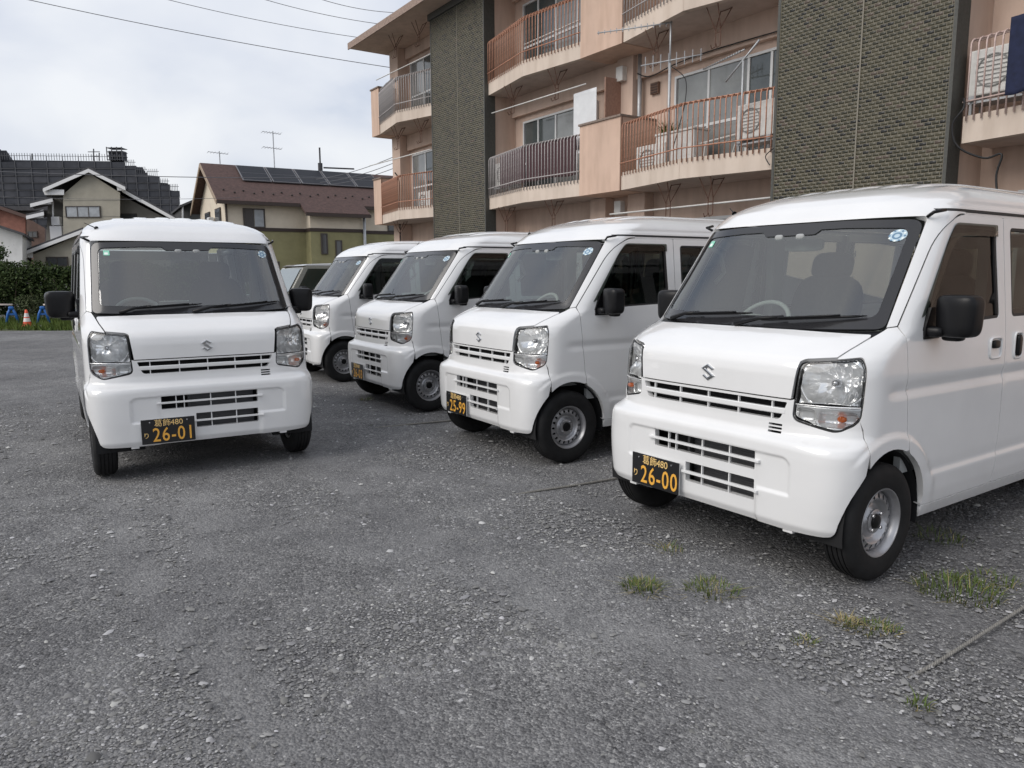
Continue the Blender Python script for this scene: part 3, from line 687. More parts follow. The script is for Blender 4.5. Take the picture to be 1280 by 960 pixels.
    for k_ in range(12):
        a = k_*math.pi/6; panel('sticker_mark', disc(.545+.029*math.cos(a), 1.522+.024*math.sin(a), .0048, 6), [], M_['sticker_w'] if k_ % 2 else M_['sticker_d'], stk, off=-.0030, thick=.0005, du=.03, dz=.03)
    stk = panel('square_sticker', loop([('f', -.548, 1.505), ('f', -.510, 1.505), ('f', -.510, 1.54), ('f', -.548, 1.54)], .02), [], M_['sticker_g'], van, off=-.004, thick=.001, du=.03, dz=.03)[0]
    panel('sticker_mark', loop([('f', -.542, 1.510), ('f', -.520, 1.510), ('f', -.520, 1.525), ('f', -.542, 1.525)], .02), [], M_['sticker_w'], stk, off=-.0032, thick=.0005, du=.03, dz=.03)
    # --- interior
    b = MB(); b.box(-.85, -.42, -.62, .62, .55, .96); b.superbox((-.60, 0, 1.02), (.20, .63, .075), 4, 32, 12); b.superbox((-.72, -.33, 1.08), (.09, .19, .055), 3, 20, 10); b.build('dashboard', M_['trim'], van, smooth=True)
    b = MB(); Mr = Matrix.Rotation(R(-38), 3, 'Y'); c = Vector((-.90, -.33, 1.05))
    ring_ = [c+Mr @ Vector((0, .175*math.cos(a), .175*math.sin(a))) for a in np.linspace(0, 2*math.pi, 33)]
    b.tube(ring_, .014, 8, caps=False); sw = b.build('steering_wheel', M_['trim'], van, smooth=True)
    b = MB()
    for a in (R(0), R(180), R(270)): b.tube([c+Mr @ Vector((.02, 0, 0)), c+Mr @ Vector((0, .17*math.cos(a), .17*math.sin(a)))], .012, 6)
    b.superbox(c+Mr @ Vector((.015, 0, 0)), (.03, .06, .06), 3, 16, 10); b.build('spokes', M_['trim'], sw, smooth=True)
    for s_ in (1, -1):
        b = MB(); b.superbox((-1.22, s_*.34, .72), (.26, .235, .09), 4, 24, 12); so = b.build('seat', M_['seat'], van, smooth=True)
        Mb = Matrix.Rotation(R(-16), 3, 'Y')
        b = MB(); b.superbox((-1.51, s_*.34, 1.02), (.075, .225, .33), 4, 24, 16, Mb); b.superbox((-1.60, s_*.34, 1.395), (.05, .13, .085), 3.5, 20, 12, Mb); b.build('backrest', M_['seat'], so, smooth=True)
    b = MB(); b.box(-.9, -3.15, -.62, .62, .50, .53); b.box(-1.02, -1.55, -.60, .60, .53, .64); b.build('cabin_floor', M_['trim'], van)
    b = MB(); b.superbox((-.80, 0, 1.50), (.02, .115, .035), 4, 20, 10); b.tube([(-.79, 0, 1.5), (-.76, 0, 1.58)], .008, 6); b.build('rearview_mirror', M_['trim'], van, smooth=True)
    for s_ in (1, -1):
        b = MB(); p = fx(s_*.062, 1.535, -.02); b.superbox(p, (.02, .026, .016), 3, 16, 10); b.build('camera_pod', M_['trim'], van, smooth=True)
    for s_ in (1, -1):   # pillar trims with grab handles, seen through the screen
        b = MB(); b.tube([(-.78, s_*.60, 1.50), (-.86, s_*.595, 1.47), (-.90, s_*.60, 1.36), (-.84, s_*.612, 1.30)], .013, 8); b.build('grab_handle', M_['liner'], van, smooth=True)
        b = MB(); b.box(-1.47, -1.37, s_*.60, s_*.655, .55, 1.60); b.build('pillar_trim', M_['liner'], van)
        b = MB(); b.box(-3.12, -.60, s_*.655, s_*.685, .45, 1.09); b.build('door_trim', M_['trim'], van)
    # --- underbody, arch liners
    b = MB(); b.box(-.10, -3.30, -.44, .44, .245, .30); b.box(-.79, -2.45, -.66, .66, .235, .30); b.box(-.79, -2.45, -.70, -.66, .24, .5); b.box(-.79, -2.45, .66, .70, .24, .5); b.box(-.30, -.24, -.45, .45, .245, .98); b.box(-.82, -.78, -.66, .66, .24, .6); b.build('underbody', M_['dark'], van)
    for hx in (HUBX, REARX):
        for s_ in (1, -1):
            b = MB(); n_ = 24; vs = []
            for i in range(n_+1):
                a = math.pi*(-.06+1.12*i/n_); rx_ = .292 if math.cos(a) > 0 else .318
                for yy, k_ in ((.42, .99), (.712, .985)): vs.append((hx+rx_*k_*math.cos(a), s_*yy, HUBZ+.33*k_*math.sin(a)))
            fs = [(2*i, 2*i+1, 2*i+3, 2*i+2) for i in range(n_)]; vs.append((hx, s_*.42, .3)); cc = len(vs)-1; fs += [(2*i, 2*i+2, cc) for i in range(n_)]
            b.add(vs, fs); b.build('wheel_well', M_['dark'], van, smooth=True)
    for s_ in (1, -1):
        b = MB(); b.box(-.745, -.738, s_*.56, s_*.70, .20, .40); b.build('mud_flap', bk, van)
        b = MB(); b.bbox(-.13, -.075, s_*.46, s_*.51, .222, .245, .004); b.build('jacking_foot', pt, van)
    for (x, s_) in ((HUBX, 1), (HUBX, -1), (REARX, 1), (REARX, -1)): wheel(van, (x, s_*.655, HUBZ), 0 if s_ > 0 else math.pi)
    return van
def add_plate(van, number):
    def fxx(y, z): s = sig('f', y, z); return float(surf(np.array([s]), np.array([z]))[0][0])
    xp = -.030
    b = MB(); b.bbox(xp-.006, xp, -.447, -.117, .252, .417, .003); pl = b.build('number_plate', M_['plate'], van)
    b = MB(); b.box(xp-.030, xp-.006, -.40, -.16, .27, .40); b.box(xp-.010, xp-.006, -.447, -.117, .252, .417); b.build('plate_holder', M_['paint'], pl)
    rot = (R(90), 0, R(90)); yc = -.282
    def put(body, size, y, z, bold, mat, sp=1.0, sx=1.0):
        me = text_mesh(body, size, mat, .0009, bold, spacing=sp); o = link('characters', me, pl, (xp+.0012, y, z), rot); o.scale = (sx, 1, 1)
    put(number, .130, yc+.030, .306, .0008, M_['plate_char'], 1.12, .78)
    put('葛飾', .052, yc-.035, .386, .0, M_['plate_white'], 1.0)
    put('480', .052, yc+.053, .386, .0, M_['plate_white'], 1.0)
    put('り', .042, -.418, .308, .0, M_['plate_white'])
    for y in (-.395, -.165):
        b = MB(); b.lathe([(.0045, 0), (.0045, .004), (.0005, .0045)], 10, 'x', (xp, y, .397)); b.build('bolt', M_['satin'], pl)
    return pl
VANS = [('A', .871, 3.548, -145.38, '26-00', 'white van numbered 26-00, nearest on the right, cut by the frame'),
        ('B', -2.043, 5.073, -58.74, '26-01', 'white van numbered 26-01 standing alone at the left, facing the camera'),
        ('C', -.327, 5.716, -147.73, '25-99', 'white van numbered 25-99 in the row, beside the nearest van'),
        ('D', -1.552, 7.843, -147.4, '26-03', 'white van third in the row, between van 25-99 and the farthest van'),
        ('E', -2.877, 10.01, -148.3, '26-02', 'white van farthest back in the row, half hidden by the van in front')]
van0 = make_van()
for i, (k, x, y, a, num, lab) in enumerate(VANS):
    v = van0 if i == 0 else copy_tree(van0)
    v.location = (x, y, 0); v.rotation_euler = (0, 0, R(a)); tag(v, lab, 'van', 'white vans parked on the lot')
for v, q in zip([o for o in col.objects if o.name.startswith('delivery_van')], VANS):
    add_plate(v, q[4])
# ------------------------------------------------------------------ ground
def gp(px, py, z=0.0):
    d = fw + cx_*((px-640)/FPX) - cy_*((py-480)/FPX); return Vector((0, 0, CAMH)) + d*((z-CAMH)/d.z)
def gravel_mat():
    mt, t, b = newmat('gravel'); N = t.nodes.new; L = t.links.new
    tcn = N('ShaderNodeTexCoord')
    def noise(sc, det, rough=.6):
        n = N('ShaderNodeTexNoise'); n.inputs['Scale'].default_value = sc; n.inputs['Detail'].default_value = det; n.inputs['Roughness'].default_value = rough; L(tcn.outputs['Object'], n.inputs['Vector']); return n
    def vor(sc):
        n = N('ShaderNodeTexVoronoi'); n.inputs['Scale'].default_value = sc; L(tcn.outputs['Object'], n.inputs['Vector']); return n
    def ramp(src, pts):
        r = N('ShaderNodeValToRGB'); L(src, r.inputs[0]); el = r.color_ramp.elements
        el[0].position, el[0].color = pts[0][0], (*pts[0][1], 1); el[1].position, el[1].color = pts[-1][0], (*pts[-1][1], 1)
        for p, c in pts[1:-1]: e = el.new(p); e.color = (*c, 1)
        return r
    def mix(mode, f, a, c):
        m = N('ShaderNodeMix'); m.data_type = 'RGBA'; m.blend_type = mode
        if isinstance(f, float): m.inputs[0].default_value = f
        else: L(f, m.inputs[0])
        L(a, m.inputs[6]); L(c, m.inputs[7]); return m.outputs[2]
    big = noise(.55, 4, .55); mid = noise(3.2, 5, .6)
    base = ramp(big.outputs['Fac'], [(.32, (.162, .161, .164)), (.5, (.194, .193, .195)), (.68, (.244, .243, .243))])
    m1 = ramp(mid.outputs['Fac'], [(.3, (.80, .80, .81)), (.7, (1.15, 1.15, 1.14))])
    c1 = mix('MULTIPLY', 1.0, base.outputs[0], m1.outputs[0])
    v1 = vor(100); v2 = vor(240); v3 = vor(38)
    s1 = ramp(v1.outputs['Color'], [(.0, (.35, .35, .36)), (.55, (.95, .95, .95)), (.85, (1.25, 1.24, 1.22)), (1.0, (2.3, 2.3, 2.25))])
    s2 = ramp(v2.outputs['Color'], [(.0, (.45, .45, .46)), (.6, (1.0, 1.0, 1.0)), (1.0, (1.8, 1.8, 1.78))])
    s3 = ramp(v3.outputs['Color'], [(.0, (.6, .6, .6)), (.8, (1.05, 1.05, 1.04)), (1.0, (1.7, 1.7, 1.68))])
    c2 = mix('MULTIPLY', 1.0, c1, s1.outputs[0]); c3 = mix('MULTIPLY', 1.0, c2, s2.outputs[0]); c4 = mix('MULTIPLY', .6, c3, s3.outputs[0])
    fine = noise(1.5, 9, .66); mpg = N('ShaderNodeMapping'); mpg.inputs['Rotation'].default_value = (0, 0, R(-35)); mpg.inputs['Scale'].default_value = (1.6, .45, 1); L(tcn.outputs['Object'], mpg.inputs[0]); L(mpg.outputs[0], fine.inputs['Vector']); dust = ramp(fine.outputs['Fac'], [(.42, (0.0, 0.0, 0.0)), (.62, (.5, .5, .5))])
    ta = N('ShaderNodeAttribute'); ta.attribute_name = 'track'
    tn = N('ShaderNodeMath'); tn.operation = 'MULTIPLY'; L(ta.outputs['Fac'], tn.inputs[0]); tb = ramp(mid.outputs['Fac'], [(.3, (.35, .35, .35)), (.65, (1, 1, 1))]); L(tb.outputs[0], tn.inputs[1])
    tm = N('ShaderNodeMath'); tm.operation = 'MAXIMUM'; L(tn.outputs[0], tm.inputs[0]); L(dust.outputs[0], tm.inputs[1])
    c5 = mix('MIX', tm.outputs[0], c4, c1)
    L(c5, b.inputs['Base Color']); b.inputs['Roughness'].default_value = .92; b.inputs['Specular IOR Level'].default_value = .25
    h1 = N('ShaderNodeMath'); h1.operation = 'ADD'; L(v1.outputs['Distance'], h1.inputs[0]); L(v3.outputs['Distance'], h1.inputs[1])
    bp = N('ShaderNodeBump'); bp.inputs['Strength'].default_value = .55; bp.inputs['Distance'].default_value = .012; bp.invert = True; L(h1.outputs[0], bp.inputs['Height']); L(bp.outputs[0], b.inputs['Normal'])
    return mt
def attr_mat(name, rough=.9, spec=.3, trans=0.0, attr='Col', bump=0, nscale=60):
    mt, t, b = newmat(name); a = t.nodes.new('ShaderNodeVertexColor'); a.layer_name = attr; t.links.new(a.outputs[0], b.inputs['Base Color'])
    b.inputs['Roughness'].default_value = rough; b.inputs['Specular IOR Level'].default_value = spec
    return mt
def mesh_np(name, V, F, mat, cols=None, smooth=False):
    # V (n,3), F (m,k) numpy; cols per face (m,3)
    me = bpy.data.meshes.new(name); V = np.asarray(V, np.float32); F = np.asarray(F, np.int32); k = F.shape[1]
    me.vertices.add(len(V)); me.vertices.foreach_set('co', V.ravel()); me.loops.add(F.size); me.loops.foreach_set('vertex_index', F.ravel())
    me.polygons.add(len(F)); me.polygons.foreach_set('loop_start', np.arange(0, F.size, k, dtype=np.int32)); me.polygons.foreach_set('loop_total', np.full(len(F), k, np.int32))
    me.update(calc_edges=True)
    if cols is not None:
        ca = me.color_attributes.new('Col', 'FLOAT_COLOR', 'CORNER'); C4 = np.ones((len(F), k, 4), np.float32); C4[..., :3] = np.asarray(cols)[:, None, :]; ca.data.foreach_set('color', C4.ravel())
    me.materials.append(mat)
    if smooth: me.polygons.foreach_set('use_smooth', [True]*len(F))
    me.validate(); return me
def lanes(x, y):
    # wheel lanes worn by the vans turning out of the row
    m = np.zeros_like(x)
    for (x0, y0, ux, uy, bend) in ((-2.04, 5.07, .52, -.855, .05), (-.9, 4.6, .80, -.60, -.10), (-3.2, 6.0, .35, -.94, .02)):
        u = (x-x0)*ux+(y-y0)*uy; w = -(x-x0)*uy+(y-y0)*ux-bend*(u-1)**2
        for o in (-.66, .66): m = np.maximum(m, np.exp(-((w-o)/.15)**2)*sstep(-3.5, 0, u))
    return m*sstep(9, 6, np.hypot(x, y))
def ground():
    b = MB(); b.add([(-700, -300, -.03), (700, -300, -.03), (700, 1200, -.03), (-700, 1200, -.03)], [(0, 1, 2, 3)])
    tag(b.build('ground', simple('earth', (.10, .10, .085), .95, noise=.3, nscale=.3), fix=False), kind='structure')
    # gravel lot: gently uneven sheet
    xs = np.concatenate([np.arange(-30, -4, .8), np.arange(-4, 5, .09), np.arange(5, 24, .8)]); ys = np.concatenate([np.arange(-8, 0.6, .8), np.arange(.6, 9, .09), np.arange(9, 30, .8)])
    X, Y = np.meshgrid(xs, ys)
    Z = .006*np.sin(X*1.3+Y*.7)+.005*np.sin(X*3.1-Y*2.3)+.004*np.sin(Y*4.2+X*.9)
    near = sstep(14, 8, np.hypot(X, Y)); Z = Z*near*.6-.003
    # keep it below the wheels
    n, m_ = X.shape; V = np.stack([X, Y, Z], -1).reshape(-1, 3); I = np.arange(n*m_).reshape(n, m_)
    F = np.stack([I[:-1, :-1], I[:-1, 1:], I[1:, 1:], I[1:, :-1]], -1).reshape(-1, 4)
    c = V[F].mean(1); keep = ~((c[:, 1] > 19.6+.02*(c[:, 0]+14)) & (c[:, 0] < -6)); F = F[keep]
    Zl = lanes(X.ravel(), Y.ravel()); V[:, 2] -= .007*Zl
    me = mesh_np('gravel_lot', V, F, gravel_mat(), smooth=True)
    at_ = me.attributes.new('track', 'FLOAT', 'POINT'); at_.data.foreach_set('value', (Zl*.75).astype(np.float32))
    tag(link('gravel_lot', me), kind='structure')
def stones():
    N_ = 95000
    r = 1.35*(9.5/1.35)**rng.random(N_*2); a = rng.uniform(-.68, .68, N_*2); x, y = r*np.sin(a), r*np.cos(a)
    den = .5+.5*np.sin(x*2.1+1.3*np.sin(y*1.7))*np.sin(y*1.9+np.sin(x*1.3)*1.5)+.35*np.sin(x*5.3+y*3.1)
    den = (.16+.95*np.clip(den, 0, 1))*(1-.88*lanes(x, y))
    k = rng.random(N_*2) < den; x, y = x[k][:N_], y[k][:N_]; n = len(x)
    sz = .0022+.0030*rng.random(n)+np.where(rng.random(n) < .26, .0048*rng.random(n), 0)+np.where(rng.random(n) < .026, .009*rng.random(n)+.003, 0)
    rr = np.hypot(x, y); sz = sz*(1+.09*np.clip(rr-2.5, 0, 6))
    base = np.array([(1, 0, 0), (.31, .95, 0), (-.81, .59, 0), (-.81, -.59, 0), (.31, -.95, 0), (.2, .1, .85), (-.45, -.2, .7)])
    fc = np.array([(0, 1, 5), (1, 2, 5), (2, 6, 5), (2, 3, 6), (3, 4, 6), (4, 5, 6), (4, 0, 5)])
    V = base[None]*(1+rng.uniform(-.35, .35, (n, 7, 1)))
    V = V*np.stack([rng.uniform(.8, 1.5, n), rng.uniform(.6, 1.1, n), rng.uniform(.35, .8, n)], -1)[:, None]
    th = rng.uniform(0, 6.28, n); c, s = np.cos(th)[:, None], np.sin(th)[:, None]
    Vx, Vy = V[..., 0]*c-V[..., 1]*s, V[..., 0]*s+V[..., 1]*c; V = np.stack([Vx, Vy, V[..., 2]], -1)*sz[:, None, None]
    V = V+np.stack([x, y, np.full(n, -.0015)], -1)[:, None]
    F = fc[None]+7*np.arange(n)[:, None, None]
    g = np.where(rng.random(n) < .10, rng.uniform(.32, .50, n), rng.uniform(.11, .30, n)); colr = np.stack([g*1.0, g*.99, g*rng.uniform(.94, 1.02, n)], -1)
    cols = np.repeat(colr, 7, 0)
    me = mesh_np('gravel_stones', V.reshape(-1, 3), F.reshape(-1, 3), attr_mat('stone', .85, .3), cols)
    tag(link('gravel_stones', me), 'loose grey and white gravel stones scattered over the lot', 'gravel', kind='stuff')
ground(); stones()
GRASS = attr_mat('grass_blade', .6, .3)
def blades(n, rad, h0, h1, wd, dry=.25, seed=0, lean=.6, ell=1.0, dark=1.0):
    r_ = np.random.default_rng(seed); V = []; F = []; C = []
    for i in range(n):
        a = r_.uniform(0, 6.28); rr = rad*math.sqrt(r_.random()); p = np.array([rr*math.cos(a), rr*math.sin(a)*ell, -.004]); d = r_.uniform(0, 6.28)
        out_ = np.array([math.cos(d), math.sin(d), 0])*.6+np.array([math.cos(a), math.sin(a), 0])*rr/rad*.8
        h = r_.uniform(h0, h1)*(1.15-.55*(rr/rad)**2); ln = lean*r_.uniform(.5, 3.2)*h; w = wd*r_.uniform(.6, 1.2); sdv = np.array([-out_[1], out_[0], 0]); sdv = sdv/max(np.linalg.norm(sdv), 1e-6)*w
        isd = r_.random() < dry
        if isd and r_.random() < .5: ln *= 1.8; h *= .5
        p1 = p+np.array([0, 0, h*.55])+out_*ln*.3; p2 = p+np.array([0, 0, h*.95])+out_*ln
        o = len(V); V += [p-sdv, p+sdv, p1+sdv*.8, p1-sdv*.8, p2]; F += [(o, o+1, o+2), (o, o+2, o+3), (o+3, o+2, o+4)]
        c = np.array((.30, .25, .12)) if isd else np.array((.072, .118, .028))*r_.uniform(.5, 1.25)+np.array((.04, .028, .0))*r_.random()
        C += [c*dark]*3
    return V, F, C
def tuft(px, py, n, rad, h, seed, label, dry=.25, ell=1.0):
    V, F, C = blades(n, rad, h*.4, h, .0022, dry, seed, ell=ell); me = mesh_np('grass_tuft', V, F, GRASS, C)
    o = link('grass_tuft', me, None, gp(px, py)); tag(o, label, 'grass tuft', 'weeds growing through the gravel')
tuft(803, 735, 260, .085, .062, 1, 'grass tuft with straw ends, leftmost in front of the nearest van', .3)
tuft(890, 738, 260, .115, .052, 2, 'low grass tuft right of the leftmost tuft, before the nearest van', .3)
tuft(1092, 786, 170, .10, .042, 3, 'thin yellowing grass tuft below the nearest front wheel', .4, .7)
tuft(1198, 738, 420, .17, .062, 4, 'large dense grass tuft right of the nearest front wheel', .12)
tuft(1240, 726, 120, .11, .05, 5, 'sparse grass sprig at the right edge of the large tuft', .2)
tuft(1056, 778, 90, .05, .05, 6, 'tiny dry yellow tuft left of the thin yellowing tuft', .8)
tuft(1150, 882, 40, .04, .05, 7, 'small green sprout beside the buried end of the rope', .1)
tuft(838, 688, 60, .07, .05, 8, 'faint grass sprout under the number plate of the nearest van', .5)
tuft(1178, 672, 110, .14, .05, 9, 'shaded grass patch under the sill of the nearest van', .15)
tuft(1005, 802, 50, .05, .03, 10, 'tiny weed among pale stones between the two rows of tufts', .4)
tuft(458, 500, 70, .09, .06, 12, 'little weed under the front of the third van in the row', .4)
# ropes on the ground
ROPE = simple('rope_fibre', (.22, .21, .19), .9, noise=.3, nscale=120)
def rope(pts, r, label, strands=3, pitch=.05, mat=ROPE):
    P = [Vector(p) for p in pts]; fine = []
    for i in range(len(P)-1):
        L = (P[i+1]-P[i]).length; k = max(2, int(L/(pitch/6)))
        fine += [P[i].lerp(P[i+1], j/k) for j in range(k)]
    fine.append(P[-1]); b = MB()
    for s in range(strands):
        path = []
        dist = 0
        for i, p in enumerate(fine):
            if i: dist += (p-fine[i-1]).length
            t = (fine[min(i+1, len(fine)-1)]-fine[max(i-1, 0)]).normalized(); q = t.cross(Vector((0, 0, 1))); w = q.cross(t); a = 2*math.pi*(dist/pitch+s/strands)
            path.append(p+(q*math.cos(a)+w*math.sin(a))*r*.55)
        b.tube(path, r*.6, 5)
    tag(b.build('rope', mat, smooth=True, fix=False), label, 'rope', 'ropes marking the parking bays')
rope([gp(1420, 672, .016), gp(1283, 757, .011), gp(1220, 797, .008), gp(1168, 830, .001), gp(1135, 848, -.010)],   .0065, 'twisted rope on the gravel at the lower right, its end buried')
rope([gp(845, 583, .004), gp(775, 597, .006), gp(722, 606, .005), gp(668, 614, .0), gp(640, 619, -.008)], .007, 'dark rope on the gravel running under the nearest van', pitch=.04)
rope([gp(610, 518, .006), gp(560, 526, .008), gp(515, 530, .006), gp(468, 535, -.004)], .008, 'dark rope on the gravel between the second and third vans of the row', pitch=.05)
# ------------------------------------------------------------------ apartment block
def plaster(name, c):
    mt, t, b = newmat(name); N = t.nodes.new; L = t.links.new
    tcn = N('ShaderNodeTexCoord'); mp = N('ShaderNodeMapping'); mp.inputs['Scale'].default_value = (2.2, 2.2, .4); L(tcn.outputs['Object'], mp.inputs[0])
    n1 = N('ShaderNodeTexNoise'); n1.inputs['Scale'].default_value = 2.5; n1.inputs['Detail'].default_value = 7; L(mp.outputs[0], n1.inputs['Vector'])
    n2 = N('ShaderNodeTexNoise'); n2.inputs['Scale'].default_value = 1.1; n2.inputs['Detail'].default_value = 5; L(tcn.outputs['Object'], n2.inputs['Vector'])
    r1 = N('ShaderNodeValToRGB'); L(n1.outputs['Fac'], r1.inputs[0]); r1.color_ramp.elements[0].position = .32; r1.color_ramp.elements[0].color = (.84, .82, .80, 1); r1.color_ramp.elements[1].position = .58; r1.color_ramp.elements[1].color = (1, 1, 1, 1)
    r2 = N('ShaderNodeValToRGB'); L(n2.outputs['Fac'], r2.inputs[0]); r2.color_ramp.elements[0].position = .3; r2.color_ramp.elements[0].color = (*[x*.88 for x in c], 1); r2.color_ramp.elements[1].position = .7; r2.color_ramp.elements[1].color = (*[min(1, x*1.06) for x in c], 1)
    m_ = N('ShaderNodeMix'); m_.data_type = 'RGBA'; m_.blend_type = 'MULTIPLY'; m_.inputs[0].default_value = .8; L(r2.outputs[0], m_.inputs[6]); L(r1.outputs[0], m_.inputs[7]); L(m_.outputs[2], b.inputs['Base Color'])
    b.inputs['Roughness'].default_value = .9; b.inputs['Specular IOR Level'].default_value = .2
    n3 = N('ShaderNodeTexNoise'); n3.inputs['Scale'].default_value = 120; L(tcn.outputs['Object'], n3.inputs['Vector']); bp = N('ShaderNodeBump'); bp.inputs['Strength'].default_value = .25; bp.inputs['Distance'].default_value = .004; L(n3.outputs['Fac'], bp.inputs['Height']); L(bp.outputs[0], b.inputs['Normal'])
    return mt
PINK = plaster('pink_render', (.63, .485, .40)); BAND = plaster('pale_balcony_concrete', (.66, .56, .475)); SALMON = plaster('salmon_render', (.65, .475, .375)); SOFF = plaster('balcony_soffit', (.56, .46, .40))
RUST = simple('rusty_rail_paint', (.46, .23, .15), .6, noise=.4, nscale=25); GREYRAIL = simple('pale_grey_rail', (.46, .43, .42), .5, noise=.2, nscale=20); PINKRAIL = simple('faded_pink_rail', (.55, .42, .38), .5, noise=.2, nscale=20)
ALU = simple('white_aluminium', (.62, .63, .63), .4); TRIM = simple('dark_corner_trim', (.07, .07, .062), .6, noise=.2); MORTAR = simple('tile_mortar', (.21, .19, .145), .95)
PANE = simple('window_pane', (.08, .092, .092), .06, coat=.5, noise=.35, nscale=1.2); CURT = simple('pale_curtain_pane', (.23, .24, .235), .12, coat=.5, noise=.25, nscale=1.5)
WHITEM = simple('white_plastic', (.66, .65, .62), .5, noise=.12, nscale=8); GALV = simple('galvanised_pipe', (.42, .43, .44), .45, metal=.3, noise=.15, nscale=10); WIREM = simple('black_cable', (.015, .015, .016), .6); RUSTW = simple('rusty_wire', (.12, .06, .04), .8)
apt = empty('apartment_building', (1.4507, 16.268, 0), math.atan2(-.83001, .55775))
tag(apt, 'pink apartment block with rounded balconies and dark olive tiled bays', 'building')
class B(MB):   # coordinates (s along the facade, n outwards, z)
    def bx(s, s0, s1, n0, n1, z0, z1): return s.box(s0, s1, -n1, -n0, z0, z1)
def q(s, n, z): return Vector((s, -n, z))
b = B(); b.bx(-10.3, 20, -9, -.92, -.1, 8.36); wall = b.build('wall', PINK, apt)
b = B(); b.bx(-10.64, 20.3, -9.2, .66, 8.36, 8.47); ev = b.build('eave', PINK, apt)
b = B(); b.bx(-10.66, 20.3, .66, .69, 8.33, 8.52); b.build('fascia', simple('eave_fascia', (.30, .22, .18), .8, noise=.3), ev)
b = B(); b.bx(-9.4, 20, -8.8, -.3, 8.472, 9.1); b.build('parapet', PINK, apt)
TILE = attr_mat('olive_tile', .35, .4)
def tile_bay(s0, s1):
    b = B(); b.bx(s0, s1, -.915, -.01, 0, 8.355); bay = b.build('tiled_bay', PINK, apt)
    b = B(); b.bx(s0+.001, s1-.001, -.009, 0, 0.0, 8.35); b.build('mortar_bed', MORTAR, bay)
    mid = (s0+s1)/2+.06
    for a, c in ((s0+.045, mid-.012), (mid+.012, s1-.045)):
        rows = np.arange(0.02, 8.30, .05); V = []; F = []; C = []; w, h = .0915, .0415; k = 0
        for j, z in enumerate(rows):
            x = a-(.05 if j % 2 else 0)
            while x < c-.015:
                x0, x1 = max(x, a), min(x+w, c)
                if x1-x0 > .015:
                    pr = .0030+.001*rng.random(); e = .0015; o = len(V)
                    V += [(x0, 0, z), (x1, 0, z), (x1, 0, z+h), (x0, 0, z+h), (x0+e, -pr, z+e), (x1-e, -pr, z+e), (x1-e, -pr, z+h-e), (x0+e, -pr, z+h-e)]
                    F += [(o+4, o+5, o+6, o+7), (o, o+1, o+5, o+4), (o+1, o+2, o+6, o+5), (o+2, o+3, o+7, o+6), (o+3, o, o+4, o+7)]
                    t = rng.random(); g = np.array((.034, .033, .021))*(1-t)+np.array((.078, .070, .044))*t
                    if rng.random() < .14: g = np.array((.020, .020, .018))
                    if rng.random() < .06: g = np.array((.085, .065, .05))
                    C += [g]*5
                x += .1
        o_ = link('wall_tiles', mesh_np('wall_tiles', V, F, TILE, C), bay); o_['kind'] = 'stuff'
    b = B(); b.bx(s1, s1+.012, -.30, .010, 0, 8.35); b.bx(s1-.035, s1, .002, .010, 0, 8.35); b.build('corner_trim', TRIM, bay)
    b = B(); b.bx(s0-.012, s0, -.12, .010, 0, 8.35); b.bx(s0, s0+.035, .002, .010, 0, 8.35); b.build('corner_trim', TRIM, bay)
    b = B(); b.bx(mid-.010, mid+.010, .001, .007, 0, 8.35); b.build('expansion_joint', simple('joint_filler', (.24, .22, .18), .9), bay)
    b = B(); b.bx(s0-.05, s1+.05, -.2, .06, 8.19, 8.35); b.build('bay_cornice', TRIM, bay)
tile_bay(-6.5, -3.75); tile_bay(4.81, 7.49)
# balcony bars share one mesh per rail colour
def bar_mesh(mat):
    b = MB(); b.tube([(0, 0, 0), (0, 0, .93), (0, .02, .975), (0, .06, 1.0), (0, .17, 1.0)], .0105, 6, caps=True); return b.mesh('bar', mat, smooth=True, fix=False)
BARS = {id(k): bar_mesh(k) for k in (RUST, GREYRAIL, PINKRAIL)}
def balcony(pts, z0, rail, window=None, right=True):
    # pts: plan polyline (s, n) of the outer edge
    n = len(pts); out_ = [Vector((p[0], p[1])) for p in pts]
    b = B(); poly = [(pts[0][0], -.91)]+list(pts)+[(pts[-1][0], -.91)]
    b.prism([(p[0], -p[1]) for p in poly], 'z', z0, z0+.15); bal = b.build('balcony', SOFF, apt)
    b = B()     # upstand band following the edge
    for i in range(n-1):
        a, c = out_[i], out_[i+1]; t = (c-a).normalized(); no = Vector((-t.y, t.x)); 
        b.prism([(p.x, -p.y) for p in (a+no*.012, c+no*.012, c-no*.11, a-no*.11)], 'z', z0-.004, z0+.33)
    b.build('balcony_edge', BAND, bal)
    rl = empty('railing', parent=bal)
    b = MB()
    for zz, ins, r in ((z0+.50, -.008, .012), (z0+1.262, .105, .014), (z0+1.262, .17, .012)):
        for i in range(n-1):
            a, c = out_[i], out_[i+1]; t = (c-a).normalized(); no = Vector((-t.y, t.x)); a2, c2 = a+no*(.035-ins), c+no*(.035-ins)
            b.tube([q(a2.x, a2.y, zz), q(c2.x, c2.y, zz)], r, 6)
    me = b.mesh('rail', rail, smooth=True, fix=False); rl.name = 'railing'
    bpy.data.objects.remove(rl); rl = link('railing', me, bal)
    for i in range(n-1):
        a, c = out_[i], out_[i+1]; L = (c-a).length; k = max(2, round(L/.1)); t = (c-a).normalized(); no = Vector((-t.y, t.x)); ang = math.atan2(-t.y, t.x)
        for j in range(k):
            p = a.lerp(c, (j+.5)/k)+no*.035; o = link('bar', BARS[id(rail)], rl, q(p.x, p.y, z0+.262), (0, 0, ang))
    return bal
